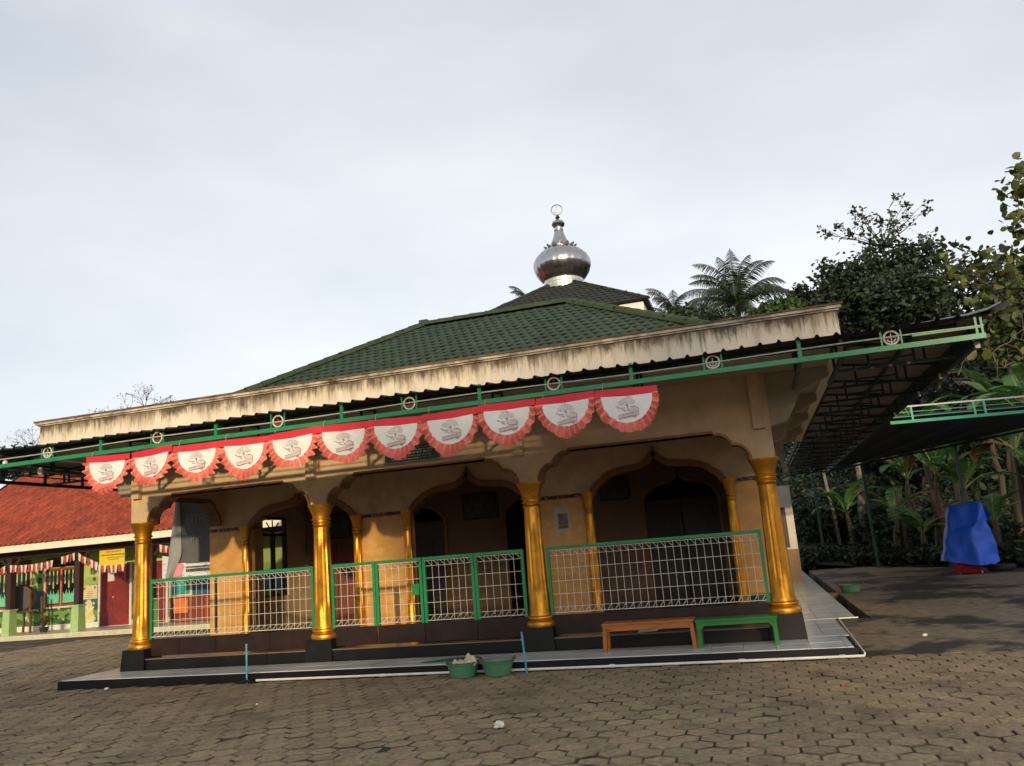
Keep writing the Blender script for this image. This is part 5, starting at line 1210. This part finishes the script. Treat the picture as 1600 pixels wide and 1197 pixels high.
def vegetation():
    forest(); rr = random.Random(5)
    palm((.2,40,4), (.45,40,15.6), 34, 4.6, 'large coconut palm behind the right part of the mosque roof', 3)
    palm((-3.6,41,4), (-3.5,41,15.6), 20, 3.4, 'smaller pale coconut palm left of the large one', 4, .5)
    palm((-14.4,46,5), (-14.4,46,19.5), 13, 3.2, 'coconut palm whose tips show beside the dome', 9, .3)
    B = [(6.55,12.6,3.0,8,2.3,'tall banana plant behind the tyre and blue stall'),(7.4,13.2,3.7,9,2.6,'tall banana plant at the right edge of the photo'),(5.0,16.4,2.7,6,2.0,'banana plant with bare stem left of the blue stall'),(5.75,15.2,2.2,7,1.9,'leafy banana plant right behind the blue stall'),(4.1,18.2,1.6,6,1.7,'young banana plant left of the bare stem'),(6.9,11.6,2.1,6,1.7,'low banana plant in front at the right edge'),(7.0,15.5,4.0,9,2.7,'banana plant rising above the turquoise rail'),(5.6,17.2,4.2,9,2.6,'banana plant rising above the canopy beside its corner'),(4.55,15.9,1.0,6,1.5,'short banana sucker by the canopy post'),(3.1,20.4,1.9,6,1.8,'banana plant by the far canopy post'),(7.9,13.6,4.0,9,2.8,'banana plant partly out of the frame on the right'),(6.1,13.9,1.2,5,1.5,'banana sucker at the foot of the tall stems'),(4.7,19.5,2.8,7,2.1,'shaded banana plant in the second row'),(6.3,18.6,3.0,7,2.1,'shaded banana plant deep behind the stall')]
    sc_ = lambda x, y: ((x+.21)*1.11-.21, (y+11.94)*1.11-11.94)
    for k, (x, y, h, n, L_, lb) in enumerate(B): banana(*sc_(x, y), .03, h*1.1, n, L_*1.12, lb, 50+k, dead=(k % 4 == 0))
    # bare stems standing between the plants
    for k, (x, y, h, r, lb) in enumerate(((6.75,12.3,2.5,.14,'thick rough banana stem at the right edge beside the tyre'),(7.0,12.7,2.3,.12,'second rough banana stem at the right edge'),(5.15,16.0,2.2,.09,'slim brown stem left of the blue stall'),(4.35,17.3,2.4,.06,'thin grey stem near the middle canopy post'),(4.75,16.9,2.0,.05,'thin grey stem between the post and the stall'))):
        x, y = sc_(x, y); h *= 1.12
        tag(MB().tube(wob((x,y,0),(x-.12,y,h),7,.02,rr), [r*(1.1-.05*i) for i in range(7)], 9).build('banana_stump', mat('rough_stem', (.075,.045,.028), .9, var=.4, vs_=7, stretch=(3,3,.5), bump=.5), None, True), lb, 'stem', 'bare stems at the yard edge')
    # bush over the parapet line and the leafy bit under the palm
    tree('shrub_tree', (1.6,33,3), (1.6,33,12.2), .15, clumps_in((1.7,33,13.0),(1.5,1.3,.8),7,rr,(.4,.55)), 2400, .30, lf_mid, 'bright green bush tree at the foot of the large palm', seed=33)
    tree('shrub_tree', (3.6,38,3), (3.6,38,14.0), .15, clumps_in((3.6,38,14.3),(1.0,1.0,1.2),6,rr,(.4,.55)), 2000, .28, lf_dark, 'dark leafy tree right of the large palm', seed=34)
    tree('shrub_tree', (-4.3,36,3), (-4.3,36,13.2), .2, clumps_in((-2.8,37,13.5),(3.2,1.3,1.2),9,rr,(.4,.55)), 4200, .30, lf_dark, 'dark trees behind the right end of the green roof', seed=35)
    # left: bare trees and a dark one
    for (bx, by, top, s, lb, sd_) in ((-35.9,30,11.4,.95,'bare branching tree above the left end of the parapet',1),(-38.6,31,11.0,.8,'smaller bare tree left of the branching one',2),(-43.5,29,9.3,1.0,'sparse bare tree at the far left edge',3)):
        q = random.Random(sd_); root = empty('bare_tree', (bx,by,0), lb, 'tree', 'bare trees on the left'); MB().tube([(bx,by,0),(bx+.1,by,top*.5),(bx,by,top)], [.22,.18,.12], 8).build('trunk', bark, root, True)
        b = MB(); tips = []
        def grow(p, d, l_, r_, dep):
            pts = [p]; 
            for i in range(4): d = (d+Vector((q.gauss(0,.16),q.gauss(0,.12),q.gauss(0,.08)))).normalized(); p = p+d*l_/4; pts.append(p)
            b.tube(pts, [r_,r_*.85,r_*.75,r_*.65,r_*.55], 5)
            if dep == 0: tips.append(p); return
            for _ in range(q.choice((2,3,3))): grow(p, (d+Vector((q.uniform(-.9,.9),q.uniform(-.4,.4),q.uniform(-.3,.25)))).normalized(), l_*.72, r_*.55, dep-1)
        for _ in range(5): grow(Vector((bx,by,top-.3)), Vector((q.uniform(-1.3,1.3),q.uniform(-.3,.3),.6)).normalized(), s, .05, 4)
        b.build('branches', bark, root); C = np.concatenate([np.array(t_)+RG.normal(size=(2,3))*.1 for t_ in tips[::4]]); V, Q = leaf_arrays(C, .10, .5); np_mesh('leaves', V, Q, lf_dark, root)
    tree('far_tree', (-47,32,0), (-47,32,8.6), .3, clumps_in((-47,32,10),(2.6,2,1.5),8,rr,(.36,.5)), 3500, .3, lf_dark, 'dark leafy tree at the far left edge', seed=36)
    # unseen trees behind the camera: belts added to cut skylight and shade the ground
    def shade(x, y, h, r, zc, n, sd_, lb): return tree('unseen_shade_tree', (x,y,-.05), (x,y,h*.75), .22, clumps_in((x,y,zc),r,12,random.Random(sd_),(.36,.5)), n, .34, lf_mid, lb, group='unseen shade trees behind the camera', seed=sd_)
    for k, x in enumerate((-62,-51,-41,-31,-22,25,34,45,57)): shade(x, -36+3*math.sin(k*2.1), 16, (6,4,6.5), 9.5, 9000, 60+k, ['leftmost','second from left','third from left','fourth from left','fifth from left','sixth from left','seventh from left','eighth from left','rightmost'][k]+' of nine broad unseen trees added behind the camera to cut skylight')
    for k, x in enumerate((-12,-5,2.5,9,16)): shade(x, -41+2*math.sin(k*1.7), 9, (5.2,3,4.0), 5.7, 15000, 80+k, ['leftmost','second from left','middle','fourth from left','rightmost'][k]+' of five low unseen trees added behind the camera to shade the paving')
    shade(21.0, -43, 15, (4.6,3,6), 10.8, 12000, 96, 'dense tall unseen tree added behind the camera to shade the yard, right of the clear trunk')
    shade(11.9, -44, 14, (4.9,2.6,3.3), 11.6, 4600, 95, 'tall unseen tree with a clear trunk across the forecourt')
vegetation()
